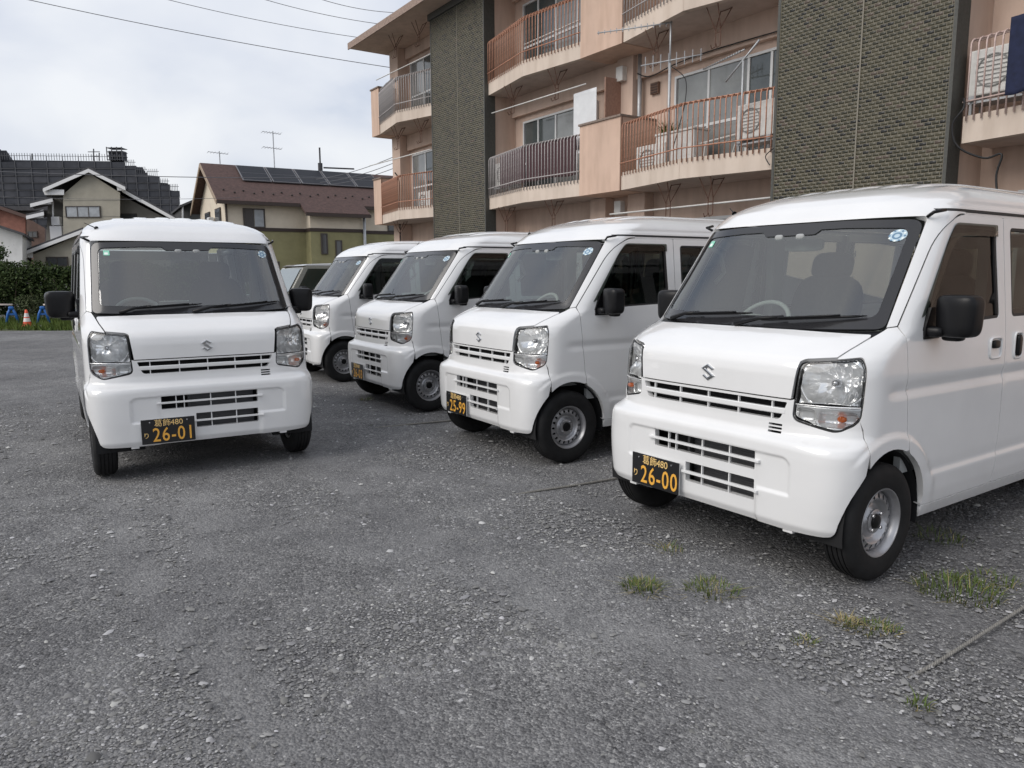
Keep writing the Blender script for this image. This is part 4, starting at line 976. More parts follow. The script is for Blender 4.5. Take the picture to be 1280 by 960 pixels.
def box_divider(s0, s1, z0):
    b = B(); b.bx(s0, s1, -.91, .02, z0-.006, z0+1.40); o = b.build('balcony_box', SALMON, apt)
    b = B(); b.bx(s0-.02, s1+.02, -.91, .05, z0+1.40, z0+1.44); b.build('coping', simple('coping_grey', (.22, .17, .14), .8, noise=.3), o)
    b = B(); b.bx(s1, s1+.03, -.0, .028, z0-.004, z0+1.40); b.build('edge_strip', simple('edge_strip_brown', (.20, .12, .085), .8), o)
def window(s0, s1, z0, z1, mull, kinds):
    b = B(); f = .045
    b.bx(s0-f, s0, -.91, -.85, z0-f, z1+f); b.bx(s1, s1+f, -.91, -.85, z0-f, z1+f); b.bx(s0, s1, -.91, -.85, z1, z1+f); b.bx(s0, s1, -.91, -.85, z0-f, z0)
    w = b.build('window', ALU, apt)
    xs = [s0]+mull+[s1]
    for i in range(len(xs)-1):
        c, d = xs[i]+.02, xs[i+1]-.02
        b = B(); b.bx(c, d, -.905, -.885+.006*(i % 2), z0, z1); b.build('pane', CURT if kinds[i] else PANE, w)
        if i: b = B(); b.bx(xs[i]-.025, xs[i]+.025, -.905, -.862, z0, z1); b.build('mullion', ALU, w)
    b = B(); b.bx(s0, s1, -.883, -.868, z0+(z1-z0)*.47, z0+(z1-z0)*.47+.05); b.build('transom', ALU, w)
def beam(s0, s1, z0, z1):
    b = B(); b.bx(s0, s1, -.915, -.80, z0, z1); b.build('beam', PINK, apt)
def bracket(s, n, z):
    b = MB(); w = .24
    for d in (-w/2, w/2): b.tube([q(s+d, n-.25, z), q(s+d*.45, n-.06, z-.34), q(s+d*.45, n-.06, z-.62), q(s+d*.45, n+.02, z-.66), q(s+d*.45, n+.05, z-.60)], .009, 5); b.tube([q(s+d, n+.1, z), q(s+d*.45, n-.06, z-.36)], .009, 5)
    b.tube([q(s-w*.25, n-.06, z-.40), q(s+w*.25, n-.06, z-.40)], .008, 5); b.tube([q(s-w/2, n-.25, z-.01), q(s+w/2, n-.25, z-.01)], .008, 5)
    b.build('laundry_bracket', RUSTW, apt, fix=False)
LB = [(-3.74, -.12), (-1.79, .21), (0, .0)]; RB = [(1.29, .0), (3.15, .34), (4.80, -.05)]
EB = [(-9.92, .0), (-7.95, .36), (-6.51, -.05)]; XB = [(7.61, -.12), (9.5, .21), (11.3, 0)]
for f, z0 in enumerate((3.0, 5.75)):
    balcony(LB, z0, GREYRAIL if f == 0 else RUST); balcony(RB, z0, RUST if f == 0 else GREYRAIL)
    balcony(EB, z0, RUST if f == 0 else GREYRAIL); balcony(XB, z0, PINKRAIL)
    box_divider(0.0, 1.26, z0); box_divider(-10.52, -9.93, z0); box_divider(11.3, 12.5, z0)
    zt = z0+2.08
    window(-3.28, -.55, z0+.2, zt, [-2.70, -2.0, -1.2], (0, 0, 1, 1)); window(1.86, 4.42, z0+.2, zt, [2.66, 3.56, 4.04], (1, 1, 0, 0))
    window(-9.42, -6.95, z0+.2, zt, [-8.6, -7.75], (1, 0, 1)); window(8.0, 10.6, z0+.2, zt, [8.8, 9.7], (0, 1, 0))
    for a, c in ((-3.74, .35), (.8, 4.80), (-9.7, -6.51), (7.51, 11.3)): beam(a, c, z0+2.28, z0+2.75 if f == 0 else 8.355)
    for s, n in ((-2.6, 0), (-.9, 0), (2.2, .1), (3.6, .05), (-8.6, .1), (-7.2, .05)): bracket(s, n, z0+2.745 if f == 0 else 8.355)
    b = B(); b.bx(-10.3, -9.72, -.91, -.55, z0-2.9 if f == 0 else z0+.15, z0-.01 if f == 0 else 8.355); b.build('end_pilaster', PINK, apt)
    if f == 0: b = B(); b.bx(-10.29, -9.73, -.91, -.56, z0+.15, z0+2.744); b.build('end_pilaster', PINK, apt)
    b = B(); b.bx(.33, .80, -.91, -.70, z0+.15, z0+2.744 if f == 0 else 8.354); b.build('wall_pier', PINK, apt)
for s, n in ((-2.9, 0), (-1.0, 0), (2.6, .1), (3.6, .1), (-8.6, .1)): bracket(s, n, 2.99)
# ground floor openings (mostly behind the vans)
for a, c in ((-3.4, -.4), (1.6, 4.4), (-9.4, -7.0), (8.0, 10.6)):
    b = B(); b.bx(a, c, -.91, -.86, .3, 2.42); w = b.build('window', ALU, apt); n_ = 3
    for i in range(n_): b = B(); b.bx(a+.06+(c-a)*i/n_, a+(c-a)*(i+1)/n_-.03, -.858, -.852, .36, 2.36); b.build('pane', PANE, w)
for s in (-.2, 1.0): b = B(); b.bx(s-.25, s+.25, -.91, -.66, 0, 2.99); b.build('wall_pier', PINK, apt)
# pipes, vents, meters, cables
for s, z0, z1 in ((.90, 3.2, 5.74), (.90, 5.9, 8.35), (.90, .1, 2.99)):
    b = MB(); b.tube([q(s, -.80, z0), q(s, -.80, z1)], .045, 10); pp = b.build('drain_pipe', GALV, apt, smooth=True, fix=False)
    b = MB(); b.tube([q(s, -.80, z0+1.2), q(s, -.80, z0+1.24)], .055, 10); b.build('pipe_clip', GALV, pp, fix=False)
for z in (5.04, 7.79):
    b = B(); b.bx(1.14, 1.36, -.91, -.86, z-.12, z+.10); v = b.build('air_vent', simple('vent_brown', (.16, .09, .06), .6), apt)
    for k in range(4): b = B(); b.bx(1.16, 1.34, -.862, -.845, z-.10+k*.05, z-.075+k*.05); b.build('louvre', simple('vent_louvre', (.07, .04, .03), .6), v)
for z in (5.40, 2.72):
    b = B(); b.bx(.42, .62, -.70, -.58, z-.12, z+.16); b.build('meter_box', WHITEM, apt)
for z0 in (3.0, 5.75):
    b = B(); b.bx(.42, .45, -.70, -.28, z0+.15, z0+2.34); b.build('partition_board', simple('partition_brown', (.33, .20, .15), .8, noise=.2), apt)
def cable(pts, r=.010, nm='cable'):
    P = [Vector(p) for p in pts]; fine = []
    for i in range(len(P)-1):
        a, c = P[max(i-1, 0)], P[min(i+2, len(P)-1)]
        for j in range(6):
            t = j/6; fine.append(.5*((2*P[i])+(-a+P[i+1])*t+(2*a-5*P[i]+4*P[i+1]-c)*t*t+(-a+3*P[i]-3*P[i+1]+c)*t**3))
    fine.append(P[-1]); b = MB(); b.tube(fine, r, 5); b.build(nm, WIREM, apt, smooth=True, fix=False)
cable([q(.95, -.68, 5.35), q(1.3, -.7, 5.22), q(1.9, -.75, 5.32), q(2.8, -.76, 5.36), q(4.3, -.76, 5.33)], .012)
cable([q(2.66, .12, 5.0), q(2.9, 0, 4.75), q(3.1, .2, 4.3), q(2.9, .1, 4.0), q(2.75, .1, 3.6)], .008)
cable([q(7.60, -.1, 3.55), q(7.68, .05, 3.40), q(7.56, .05, 3.22), q(7.62, 0, 2.95), q(7.9, -.1, 2.78), q(8.1, -.1, 2.80), q(8.05, -.12, 2.55), q(8.1, -.12, 2.2)], .014)
cable([q(4.86, .06, 3.30), q(4.70, .04, 3.20), q(4.80, .06, 3.05)], .008)
cable([q(-9.8, -.4, 4.6), q(-9.7, -.5, 4.3), q(-9.75, -.5, 3.4), q(-9.7, -.5, 2.4)], .02)
# things kept on the balconies -------------------------------------------------
def place(o): o.matrix_world = apt.matrix_basis @ o.matrix_basis; return o
apt_m = Matrix.Translation((1.4507, 16.268, 0)) @ Matrix.Rotation(math.atan2(-.83001, .55775), 4, 'Z')
def thing_at(name, s, n, z, rz=0):
    o = empty(name); o.matrix_world = apt_m @ Matrix.Translation((s, -n, z)) @ Matrix.Rotation(rz, 4, 'Z'); return o
def ac_unit(s, n, z, label, rz=0):
    t = thing_at('air_conditioner', s, n, z, rz); tag(t, label, 'air conditioner', 'outdoor units on the balconies')
    b = MB(); b.bbox(-.38, .38, -.14, .14, .06, .62, .02); b.build('casing', WHITEM, t)
    b = MB(); b.lathe([(.20, -.145), (.20, -.155), (.185, -.155), (.185, -.145)], 24, 'y', (-.08, 0, .34))
    for k in range(7): z_ = .18+k*.053; b.box(-.27, .11, -.152, -.147, z_, z_+.008)
    b.build('fan_grille', simple('grille_grey', (.25, .25, .24), .6), t)
    for x in (-.3, .3): b = MB(); b.box(x-.04, x+.04, -.16, .16, 0, .06); b.build('foot', GALV, t)
ac_unit(1.95, -.25, 3.16, 'white outdoor unit behind rusty second-floor rail, left of the antenna pole')
ac_unit(4.25, -.35, 3.52, 'pale outdoor unit on a stand by the tiled bay, second floor')
ac_unit(7.95, -.35, 3.52, 'outdoor unit behind the pink rail, right of the large tiled bay')
ac_unit(-7.4, -.3, 3.16, 'outdoor unit on the far left second-floor balcony')
ac_unit(-3.35, -.42, 3.5, 'outdoor unit at the left end of the grey-railed balcony')
for s, nm in ((4.25, 'by the tiled bay'), (7.95, 'behind the pink rail'), (-3.35, 'at the left end of the grey-railed balcony')):
    t = thing_at('unit_stand', s, -.38, 3.15); tag(t, 'metal stand under the outdoor unit '+nm, 'stand', 'stands under outdoor units')
    for x in (-.33, .33):
        for y in (-.13, .13): b = MB(); b.box(x-.015, x+.015, y-.015, y+.015, 0, .36); b.build('leg', GALV, t)
    b = MB(); b.box(-.36, .36, -.15, .15, .34, .368); b.build('shelf', GALV, t)
def cloth(name, s0, s1, n0, n1, z0, z1, mat, label, cat, amp=.02, wav=18):
    nx, nz = 40, 16; V = []; F = []; L = math.hypot(s1-s0, n1-n0); dn = Vector((-(n1-n0), s1-s0)).normalized()
    for j in range(nz+1):
        for i in range(nx+1):
            u_, v_ = i/nx, j/nz; am = amp*(1-.4*v_)*(math.sin(u_*L*wav)+.5*math.sin(u_*L*wav*2.3+1+v_)); s = s0+(s1-s0)*u_+dn.x*am; n = n0+(n1-n0)*u_+dn.y*am
            V.append(tuple(q(s, n, z0+(z1-z0)*v_-.012*math.sin(u_*9)*(1-v_))))
    for j in range(nz):
        for i in range(nx): a = j*(nx+1)+i; F.append((a, a+1, a+nx+2, a+nx+1))
    b = MB(); b.add(V, F); o = b.build(name, mat, None, smooth=True, fix=False); o.matrix_world = apt_m
    md = o.modifiers.new('thick', 'SOLIDIFY'); md.thickness = .004; tag(o, label, cat); return o
CLB = simple('plum_cloth', (.085, .045, .05), .95, noise=.2, nscale=30); CLN = simple('navy_cloth', (.014, .019, .05), .95, noise=.25, nscale=14); CLW = simple('white_sheet_cloth', (.68, .69, .70), .9, noise=.06, nscale=5)
cloth('privacy_cloth', -3.2, -1.82, -.10, .13, 3.46, 4.24, CLB, 'plum cloth tied behind the left half of the grey second-floor railing', 'cloth')
cloth('privacy_cloth', -1.78, -.22, .13, -.06, 3.46, 4.26, CLB, 'plum cloth tied behind the right half of the grey second-floor railing', 'cloth')
cloth('hanging_towel', 8.20, 8.74, .17, .24, 3.44, 4.32, CLN, 'navy towel hung over the pink railing at the right edge', 'towel', .012, 14)
cloth('safety_net', -9.85, -8.3, .02, .30, 6.1, 7.08, simple('grey_net', (.16, .15, .15), .9), 'grey net sheet tied over the top left balcony railing', 'net', .01, 10)
cloth('laundry_sheet', -.46, .28, -.18, -.18, 4.0, 5.16, CLW, 'white sheet hung above the salmon balcony box', 'sheet', .006, 6)
def pole(name, a, c, r, mat, label, cat, grp=None):
    b = MB(); b.tube([apt_m @ q(*a), apt_m @ q(*c)], r, 8); o = b.build(name, mat, None, smooth=True, fix=False); tag(o, label, cat, grp); return o
pole('laundry_pole', (-3.5, -.05, 5.28), (.1, -.05, 5.24), .014, WHITEM, 'white laundry pole above the grey-railed second-floor balcony', 'pole', 'laundry poles')
pole('laundry_pole', (.9, -.05, 2.56), (4.78, -.05, 2.56), .016, WHITEM, 'white laundry pole under the rusty second-floor balcony', 'pole', 'laundry poles')
pole('laundry_pole', (-10.6, .1, 4.86), (-6.8, -.1, 4.88), .016, WHITEM, 'white laundry pole on the far left second-floor balcony', 'pole', 'laundry poles')
pole('laundry_pole', (-9.9, .1, 7.35), (-6.6, -.05, 7.38), .014, WHITEM, 'white laundry pole above the top left balcony', 'pole', 'laundry poles')
pole('laundry_pole', (-2.0, .02, 6.5), (-.05, .02, 6.5), .016, WHITEM, 'white laundry pole behind the rusty top-floor railing', 'pole', 'laundry poles')
def yagi(c, d, L, ne, el, mat, parent, vert=False):
    # horizontal beam from point c along unit dir d
    d = Vector(d).normalized(); w = Vector((0, 0, 1)) if vert else d.cross(Vector((0, 0, 1))).normalized(); b = MB(); b.tube([c-d*L*.02, c+d*L], .012, 6); o = b.build('boom', mat, parent, smooth=True, fix=False)
    for i in range(ne):
        p = c+d*L*(.06+.92*i/(ne-1)); b = MB(); b.tube([p-w*el*(1-.3*i/ne), p+w*el*(1-.3*i/ne)], .008, 5); b.build('element', mat, o, fix=False)
    return o
def unlocal(o, c): pass
an = empty('tv_antenna', apt_m @ q(2.64, .12, 3.3)); tag(an, 'silver antenna mast with two beams strapped to the rusty second-floor rail', 'antenna')
b = MB(); b.tube([(0, 0, 0), (0, 0, 1.75)], .026, 8); b.tube([(0, 0, 1.70), (0, 0, 2.46)], .017, 8); b.build('mast', GALV, an, smooth=True, fix=False)
dl = lambda s, n: (apt_m.to_3x3() @ Vector((s, -n, 0)))
yagi(Vector((0, 0, 2.43)), dl(-1, .62), 1.35, 12, .05, GALV, an, True); yagi(Vector((0, 0, 1.80))-dl(.52, -.18), dl(.52, -.18), 1.15, 8, .14, GALV, an, True)
an2 = empty('tv_antenna', apt_m @ q(4.2, .05, 3.5)); tag(an2, 'folded antenna leaning by the tiled bay on the second-floor balcony', 'antenna')
b = MB(); b.tube([(0, 0, 0), (0, 0, 1.25)], .018, 8); b.tube([tuple(dl(-.35, 0)+Vector((0, 0, 1.0))), tuple(dl(.3, 0)+Vector((0, 0, 1.5)))], .016, 6); b.build('mast', GALV, an2, smooth=True, fix=False)
yagi(Vector((0, 0, 1.42)), dl(-1, -.3), 1.2, 16, .04, GALV, an2)
pt_ = thing_at('storage_box', 2.55, -.35, 3.16); tag(pt_, 'white storage box with green plant behind the rusty railing', 'box')
b = MB(); b.bbox(-.5, .45, -.2, .2, 0, .75, .02); b.build('body', WHITEM, pt_)
b = MB(); b.bbox(-.52, .47, -.22, .22, .75, .79, .01); b.build('lid', WHITEM, pt_)
V, F, C = blades(90, .12, .15, .32, .012, .05, 77); o = link('potted_plant', mesh_np('potted_plant', V, F, GRASS, C)); o.matrix_world = apt_m @ Matrix.Translation((2.15, .35, 3.96)); tag(o, 'small green plant on the white box behind the rusty railing', 'plant')
rk = thing_at('drying_rack', 3.45, -.3, 3.16); tag(rk, 'white folded drying rack on the rusty-railed balcony floor', 'rack')
b = MB(); b.tube([(-.5, 0, .5), (.5, 0, .55)], .015, 6); b.tube([(-.4, 0, 0), (-.3, 0, .52)], .012, 6); b.tube([(.2, 0, 0), (.42, 0, .55)], .012, 6); b.build('frame', WHITEM, rk, fix=False)
b = MB()
for k in range(6): b.tube([(-.45+k*.16, -.15, .44), (-.45+k*.16, .15, .5)], .006, 5)
b.build('rack_bars', WHITEM, rk, fix=False)
# ------------------------------------------------------------------ verge, hedge, barriers, cone
def leaf_cloud(pts, sizes, cols, rs):
    n = len(pts); V = np.zeros((n, 4, 3)); d = rs.normal(size=(n, 3)); d /= np.linalg.norm(d, axis=1, keepdims=True); e = np.cross(d, rs.normal(size=(n, 3))); e /= np.maximum(np.linalg.norm(e, axis=1, keepdims=True), 1e-6)
    s = np.asarray(sizes)[:, None]; V[:, 0] = pts-d*s; V[:, 1] = pts+e*s*.5; V[:, 2] = pts+d*s; V[:, 3] = pts-e*s*.5
    return V.reshape(-1, 3), np.arange(4*n).reshape(n, 4), cols
LEAF = attr_mat('leaf', .7, .15)
def verge():
    rs = np.random.default_rng(5); n = 26000
    x = rs.uniform(-26, -6.2, n); y = rs.uniform(19.3, 23.0, n); keep = y > 19.55+.02*(x+14)+.18*np.sin(x*2.3)+.1*np.sin(x*7); x, y = x[keep], y[keep]; n = len(x)
    h = rs.uniform(.06, .20, n)*(1+.5*np.sin(x*1.7)*np.sin(y*2.1))+np.where(y > 21.6, .12*rs.random(n), 0); a = rs.uniform(0, 6.28, n); w = rs.uniform(.008, .02, n)
    dx_, dy_ = np.cos(a)*w, np.sin(a)*w; lx, ly = rs.normal(0, .06, n), rs.normal(0, .06, n)
    V = np.stack([np.stack([x-dx_, y-dy_, 0*x-.02], -1), np.stack([x+dx_, y+dy_, 0*x-.02], -1), np.stack([x+lx, y+ly, h], -1)], 1).reshape(-1, 3)
    g = rs.uniform(.5, 1.2, n)[:, None]; C = np.array((.075, .125, .032))*g+np.array((.05, .035, 0))*rs.random(n)[:, None]*.8
    tag(link('grass_verge', mesh_np('grass_verge', V, np.arange(3*n).reshape(n, 3), LEAF, C)), 'weedy green grass strip along the far edge of the lot', 'grass', kind='stuff')
    b = MB(); b.add([(-32, 19.2, -.012), (-5.8, 19.5, -.012), (-5.8, 26, -.012), (-32, 26, -.012)], [(0, 1, 2, 3)])
    tag(b.build('verge_soil', simple('verge_soil', (.06, .07, .03), .95, noise=.4, nscale=3), fix=False), kind='structure')
verge()
def hedge():
    rs = np.random.default_rng(9); n = 30000
    root = empty('hedge', (-16, 23.4, 0)); tag(root, 'dark green clipped hedge behind the grass strip at the left', 'hedge')
    x = rs.uniform(-9, 7, n); u_ = rs.uniform(0, 1, n); ph = rs.uniform(0, math.pi, n)
    top = 1.80+.07*np.sin(x*1.9)+.05*np.sin(x*4.3+1)
    rad = .75*(rs.random(n)**.35); y = -np.cos(ph)*rad*1.0; z = .55+(top-.55)*np.sin(ph)**.6*(rs.random(n)**.22)
    z = z+rs.normal(0, .03, n); lump = .10*np.sin(x*5+z*4)*np.sin(z*6+x*2); y = y-lump
    V, F, C = leaf_cloud(np.stack([x, y, z], -1), rs.uniform(.03, .06, n), np.array((.040, .064, .022))*rs.uniform(.45, 1.4, n)[:, None]+np.array((.012, .008, 0))*rs.random(n)[:, None], rs)
    link('foliage', mesh_np('foliage', V, F, LEAF, C), root)
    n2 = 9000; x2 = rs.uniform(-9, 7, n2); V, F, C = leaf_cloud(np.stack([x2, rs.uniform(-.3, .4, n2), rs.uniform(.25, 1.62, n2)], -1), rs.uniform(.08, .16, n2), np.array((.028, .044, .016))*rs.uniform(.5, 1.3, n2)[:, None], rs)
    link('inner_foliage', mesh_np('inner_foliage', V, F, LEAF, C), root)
    br = simple('bark_brown', (.06, .045, .032), .9)
    for i in range(36):
        x0 = -9+16*(i+.5)/36+rs.uniform(-.1, .1); b = MB(); y0 = rs.uniform(-.45, .1)
        b.tube([(x0, y0, -.02), (x0+rs.uniform(-.1, .1), y0-.02, .5), (x0+rs.uniform(-.25, .25), y0, 1.3)], [.03, .024, .01], 6); b.build('stem', br, root, smooth=True, fix=False)
hedge()
def low_shrub(x, y, w, h, seed, label):
    rs = np.random.default_rng(seed); n = 1500; p = rs.normal(size=(n, 3)); p /= np.linalg.norm(p, axis=1, keepdims=True); p *= rs.random((n, 1))**.4; p = p*np.array((w, .35, h*.5))+np.array((0, 0, h*.5))
    V, F, C = leaf_cloud(p, rs.uniform(.02, .045, n), np.array((.07, .085, .04))*rs.uniform(.5, 1.4, n)[:, None], rs); o = link('shrub', mesh_np('shrub', V, F, LEAF, C), None, (x, y, 0)); tag(o, label, 'shrub', 'low shrubs below the hedge')
low_shrub(-14.2, 22.5, .7, .9, 1, 'brownish low shrub behind the blue barrier at the left edge')
low_shrub(-12.8, 22.6, .6, .75, 2, 'low shrub behind the orange cone')
BLUE = simple('blue_plastic', (.02, .13, .42), .45, noise=.15, nscale=8); PIPE = simple('cream_pipe', (.55, .48, .42), .5)
def stand(px, label):
    p = at(px, 402, 21.5); t = empty('barrier_stand', (p.x, 21.5, 0), R(25)); tag(t, label, 'barrier stand', 'blue barrier stands on the verge')
    for s in (-1, 1):
        b = MB(); b.tube([(s*.02, 0, .50), (s*.09, 0, .34), (s*.16, 0, 0)], [.03, .036, .03], 8); b.build('leg', BLUE, t, smooth=True, fix=False)
    b = MB(); b.superbox((0, 0, .50), (.07, .05, .05), 3, 16, 10); b.build('head', BLUE, t, smooth=True)
    b = MB(); b.box(-.07, .07, -.010, .010, .30, .36); b.build('web', BLUE, t)
    return t
stand(15.5, 'blue plastic barrier stand at the left edge'); stand(54.5, 'blue plastic barrier stand beside the white van mirror')
for a, c, lab in ((-40, 15.5, 'pale barrier pipe on the leftmost blue stand'), (54.5, 118, 'pale barrier pipe running right behind the mirror')):
    b = MB(); b.tube([at(a, 381, 21.5), at(c, 381, 21.5)], .028, 8); tag(b.build('barrier_pipe', PIPE, smooth=True, fix=False), lab, 'pipe', 'barrier pipes')
p = at(34, 403, 20.9); t = empty('traffic_cone', (p.x, 20.9, 0)); tag(t, 'orange and white striped traffic cone on the grass', 'traffic cone')
OR = simple('cone_orange', (.72, .085, .03), .5); CW = simple('cone_white', (.75, .72, .70), .4)
b = MB(); b.lathe([(.115, .03), (.088, .15), (.0885, .15)], 20, 'z'); b.bbox(-.15, .15, -.15, .15, 0, .03, .01); b.build('base', OR, t, smooth=False)
for z0, z1, mm in ((.15, .25, CW), (.25, .28, OR), (.28, .385, CW), (.385, .48, OR)):
    r0, r1 = .115-.2*(z0-.03), .115-.2*(z1-.03); b = MB(); b.lathe([(r0, z0), (r1, z1)]+([(.02, z1), (.0005, z1)] if z1 > .45 else []), 20, 'z'); b.build('band', mm, t, smooth=True, fix=False)
for px, py, lab in ((48, 409.5, 'scrap of white litter at the edge of the grass'), (82, 400.5, 'flat white litter lying in the grass by the van mirror')):
    g = gp(px, py); b = MB(); b.bbox(g.x-.1, g.x+.1, g.y-.05, g.y+.05, .03, .07, .01); tag(b.build('litter', CW), lab, 'litter')
def tree(x, y, h, r, seed, label):
    rs = np.random.default_rng(seed); t = empty('tree', (x, y, 0)); tag(t, label, 'tree')
    b = MB(); b.tube([(0, 0, -.05), (.05, 0, h*.4), (0, .05, h*.8)], [.1, .07, .02], 8)
    for k in range(7): a = k*.9; b.tube([(0.03, 0, h*(.35+.06*k)), (r*.7*math.cos(a), r*.7*math.sin(a), h*(.5+.06*k))], [.035, .01], 6)
    b.build('trunk', simple('bark', (.07, .05, .035), .9), t, smooth=True, fix=False)
    n = 6000; cl = rs.normal(size=(40, 3)); cl /= np.linalg.norm(cl, axis=1, keepdims=True); cl = cl*(rs.random((40, 1))**.4)*np.array((r, r, h*.36))+np.array((0, 0, h*.62)); k = rs.integers(0, 40, n)
    p = cl[k]+rs.normal(0, r*.17, (n, 3)); V, F, C = leaf_cloud(p, rs.uniform(.03, .06, n), np.array((.045, .07, .025))*rs.uniform(.5, 1.4, n)[:, None], rs); link('crown', mesh_np('crown', V, F, LEAF, C), t)
tree(-18.2, 26.5, 2.75, .75, 3, 'small dark tree above the hedge at the left edge')
# ------------------------------------------------------------------ houses on the left
def XZ(px, py, Y): p = at(px, py, Y); return (p.x, p.z)
SID = simple('beige_siding', (.36, .335, .275), .85, noise=.1, nscale=2); SID2 = simple('grey_siding', (.215, .205, .185), .85, noise=.12, nscale=2); WHT = simple('white_bargeboard', (.70, .70, .70), .6); DKR = simple('dark_roof', (.055, .055, .06), .8, noise=.3, nscale=4)
WG = simple('window_dark', (.05, .055, .06), .08, coat=.5); WFR = simple('window_frame_dark', (.06, .05, .045), .5); WCU = simple('window_curtain', (.34, .36, .38), .3, noise=.2, nscale=3)
SHX = -.55      # these houses are turned to face the lot: depth runs along this plan direction
def skew(b, Y, i0=0): b.v = b.v[:i0]+[(x+(y-Y)*SHX, y, z) for x, y, z in b.v[i0:]]; return b
def pxprism(b, pts, Y, dep):
    i0 = len(b.v); b.prism([XZ(x, y, Y) for x, y in pts], 'y', Y, Y+dep); return skew(b, Y, i0)
def pxwin(parent, x0, x1, y0, y1, Y, nm=3, mat=None, fr=WFR):
    (a, zb), (c, zt) = XZ(x0, y1, Y), XZ(x1, y0, Y); f = .05
    b = MB(); b.box(a-f, a, Y-.07, Y, zb-f, zt+f); b.box(c, c+f, Y-.07, Y, zb-f, zt+f); b.box(a, c, Y-.07, Y, zt, zt+f); b.box(a, c, Y-.07, Y, zb-f, zb); w = b.build('window', fr, parent)
    for i in range(nm): d = (c-a)/nm; b = MB(); b.box(a+d*i+.02, a+d*(i+1)-.02, Y-.04, Y-.005, zb, zt); b.build('pane', mat or WG, w)
    for i in range(1, nm): d = (c-a)/nm; b = MB(); b.box(a+d*i-.02, a+d*i+.02, Y-.06, Y-.004, zb, zt); b.build('mullion', fr, w)
    return w
def sloped(parent, nm, p0, p1, Y, th, dep, mat):
    (x0, z0), (x1, z1) = XZ(*p0, Y), XZ(*p1, Y); b = MB(); b.prism([(x0, z0), (x1, z1), (x1, z1-th), (x0, z0-th)], 'y', Y-.35, Y+dep); skew(b, Y); return b.build(nm, mat, parent)
H1 = empty('gabled_house', (at(110, 330, 45).x, 45, 0)); tag(H1, 'beige two-storey house with white-edged gables behind the hedge', 'house')
H1.location = (0, 0, 0)
b = MB(); pxprism(b, [(79, 350), (150, 350), (150, 241), (110.5, 216), (79, 243)], 45, 8); b.build('wall', SID, H1)
b = MB(); pxprism(b, [(150, 350), (214, 350), (214, 276), (180, 259), (150, 243)], 46.2, 6); b.build('wall', SID2, H1)
b = MB(); pxprism(b, [(55, 350), (82, 350), (82, 246), (60, 250)], 46.5, 6); b.build('wall', SID2, H1)
b = MB(); pxprism(b, [(42, 350), (103, 350), (103, 292), (42, 318)], 43, 5); b.build('wall', SID, H1)
for p0, p1, Y, th, dep in (((110.5, 209.5), (54, 234), 45, .18, 8.6), ((110.5, 209.5), (156, 232), 45, .18, 8.6), ((152, 234), (177, 248), 45.8, .16, 6), ((176, 247), (219, 271), 45.6, .16, 6), ((66, 246), (38, 253), 45.4, .14, 3), ((55, 263), (33, 268), 45, .14, 3), ((104, 284.5), (13, 319), 43, .16, 5.4)):
    r_ = sloped(H1, 'roof', p0, p1, Y, th, dep, DKR); sloped(H1, 'bargeboard', (p0[0], p0[1]+2.4), (p1[0], p1[1]+2.4), Y-.05, .20, -.25, WHT)
for pts, Y in (([(53, 237), (80, 237), (80, 243.5), (56, 243.5)], 44.8), ([(146, 231), (157, 233), (157, 238), (147, 238)], 44.8), ([(40, 252), (64, 247), (64, 255), (43, 256)], 45.1), ([(35, 268), (54, 262), (54, 272), (38, 273)], 44.7), ([(14, 318), (41, 314), (41, 322), (18, 322)], 42.8)):
    b = MB(); pxprism(b, pts, Y, .3); b.build('eave_return', WHT, H1)
pxwin(H1, 84, 124.5, 258.5, 271, 45, 3, WCU); pxwin(H1, 152, 170, 268, 276, 46.2, 1); pxwin(H1, 60, 84, 322, 332, 43, 2)
b = MB(); b.tube([at(66, 250, 45.6), at(67, 300, 45.6)], .05, 6); b.build('drain_pipe', WHT, H1, fix=False)
for zz in (231, 251):
    b = MB(); p0, p1 = at(79.5, zz+20, 44.99), at(149.5, zz+20, 44.99); b.box(p0.x, p1.x, 44.985, 45.0, p0.z, p0.z+.02); b.build('siding_joint', SID2, H1)
b = MB(); (x, z) = XZ(68, 282, 45.8); b.bbox(x, x+.5, 45.5, 45.8, z, z+.5, .03); b.bbox(x-.1, x+.6, 45.45, 45.8, z-.9, z-.05, .02); b.build('balcony', WHT, H1)
H2 = empty('brick_red_house', (0, 0, 0)); tag(H2, 'reddish house with brown roof left of the beige house', 'house')
b = MB(); pxprism(b, [(-60, 350), (32, 350), (32, 270), (-5, 258), (-60, 268)], 56, 6); b.build('wall', simple('red_brick_wall', (.26, .115, .085), .85, noise=.25, nscale=3), H2)
b = MB(); pxprism(b, [(33, 350), (56, 350), (56, 285), (33, 272)], 55.5, 5); b.build('wall', simple('brown_wall', (.12, .075, .06), .85, noise=.2, nscale=3), H2)
sloped(H2, 'roof', (-8, 255), (36, 270), 55.8, .25, 6.5, simple('brown_roof', (.10, .06, .05), .8)); sloped(H2, 'roof', (-8, 255), (-70, 270), 55.8, .25, 6.5, simple('brown_roof', (.10, .06, .05), .8))
b = MB(); pxprism(b, [(3, 257.5), (62, 257.5), (62, 263), (20, 263)], 60, 5); b.build('rear_roof', DKR, H2)
pxwin(H2, 36, 46, 290, 296, 55.5, 2)
H3 = empty('white_house', (0, 0, 0)); tag(H3, 'white-walled low house at the far left above the hedge', 'house')
b = MB(); pxprism(b, [(-60, 350), (28, 350), (28, 293), (0, 283), (-60, 265)], 40, 6); b.build('wall', simple('white_wall', (.62, .62, .61), .8, noise=.1, nscale=2), H3)
sloped(H3, 'roof', (-60, 262), (31, 292), 39.8, .12, 6.4, DKR)
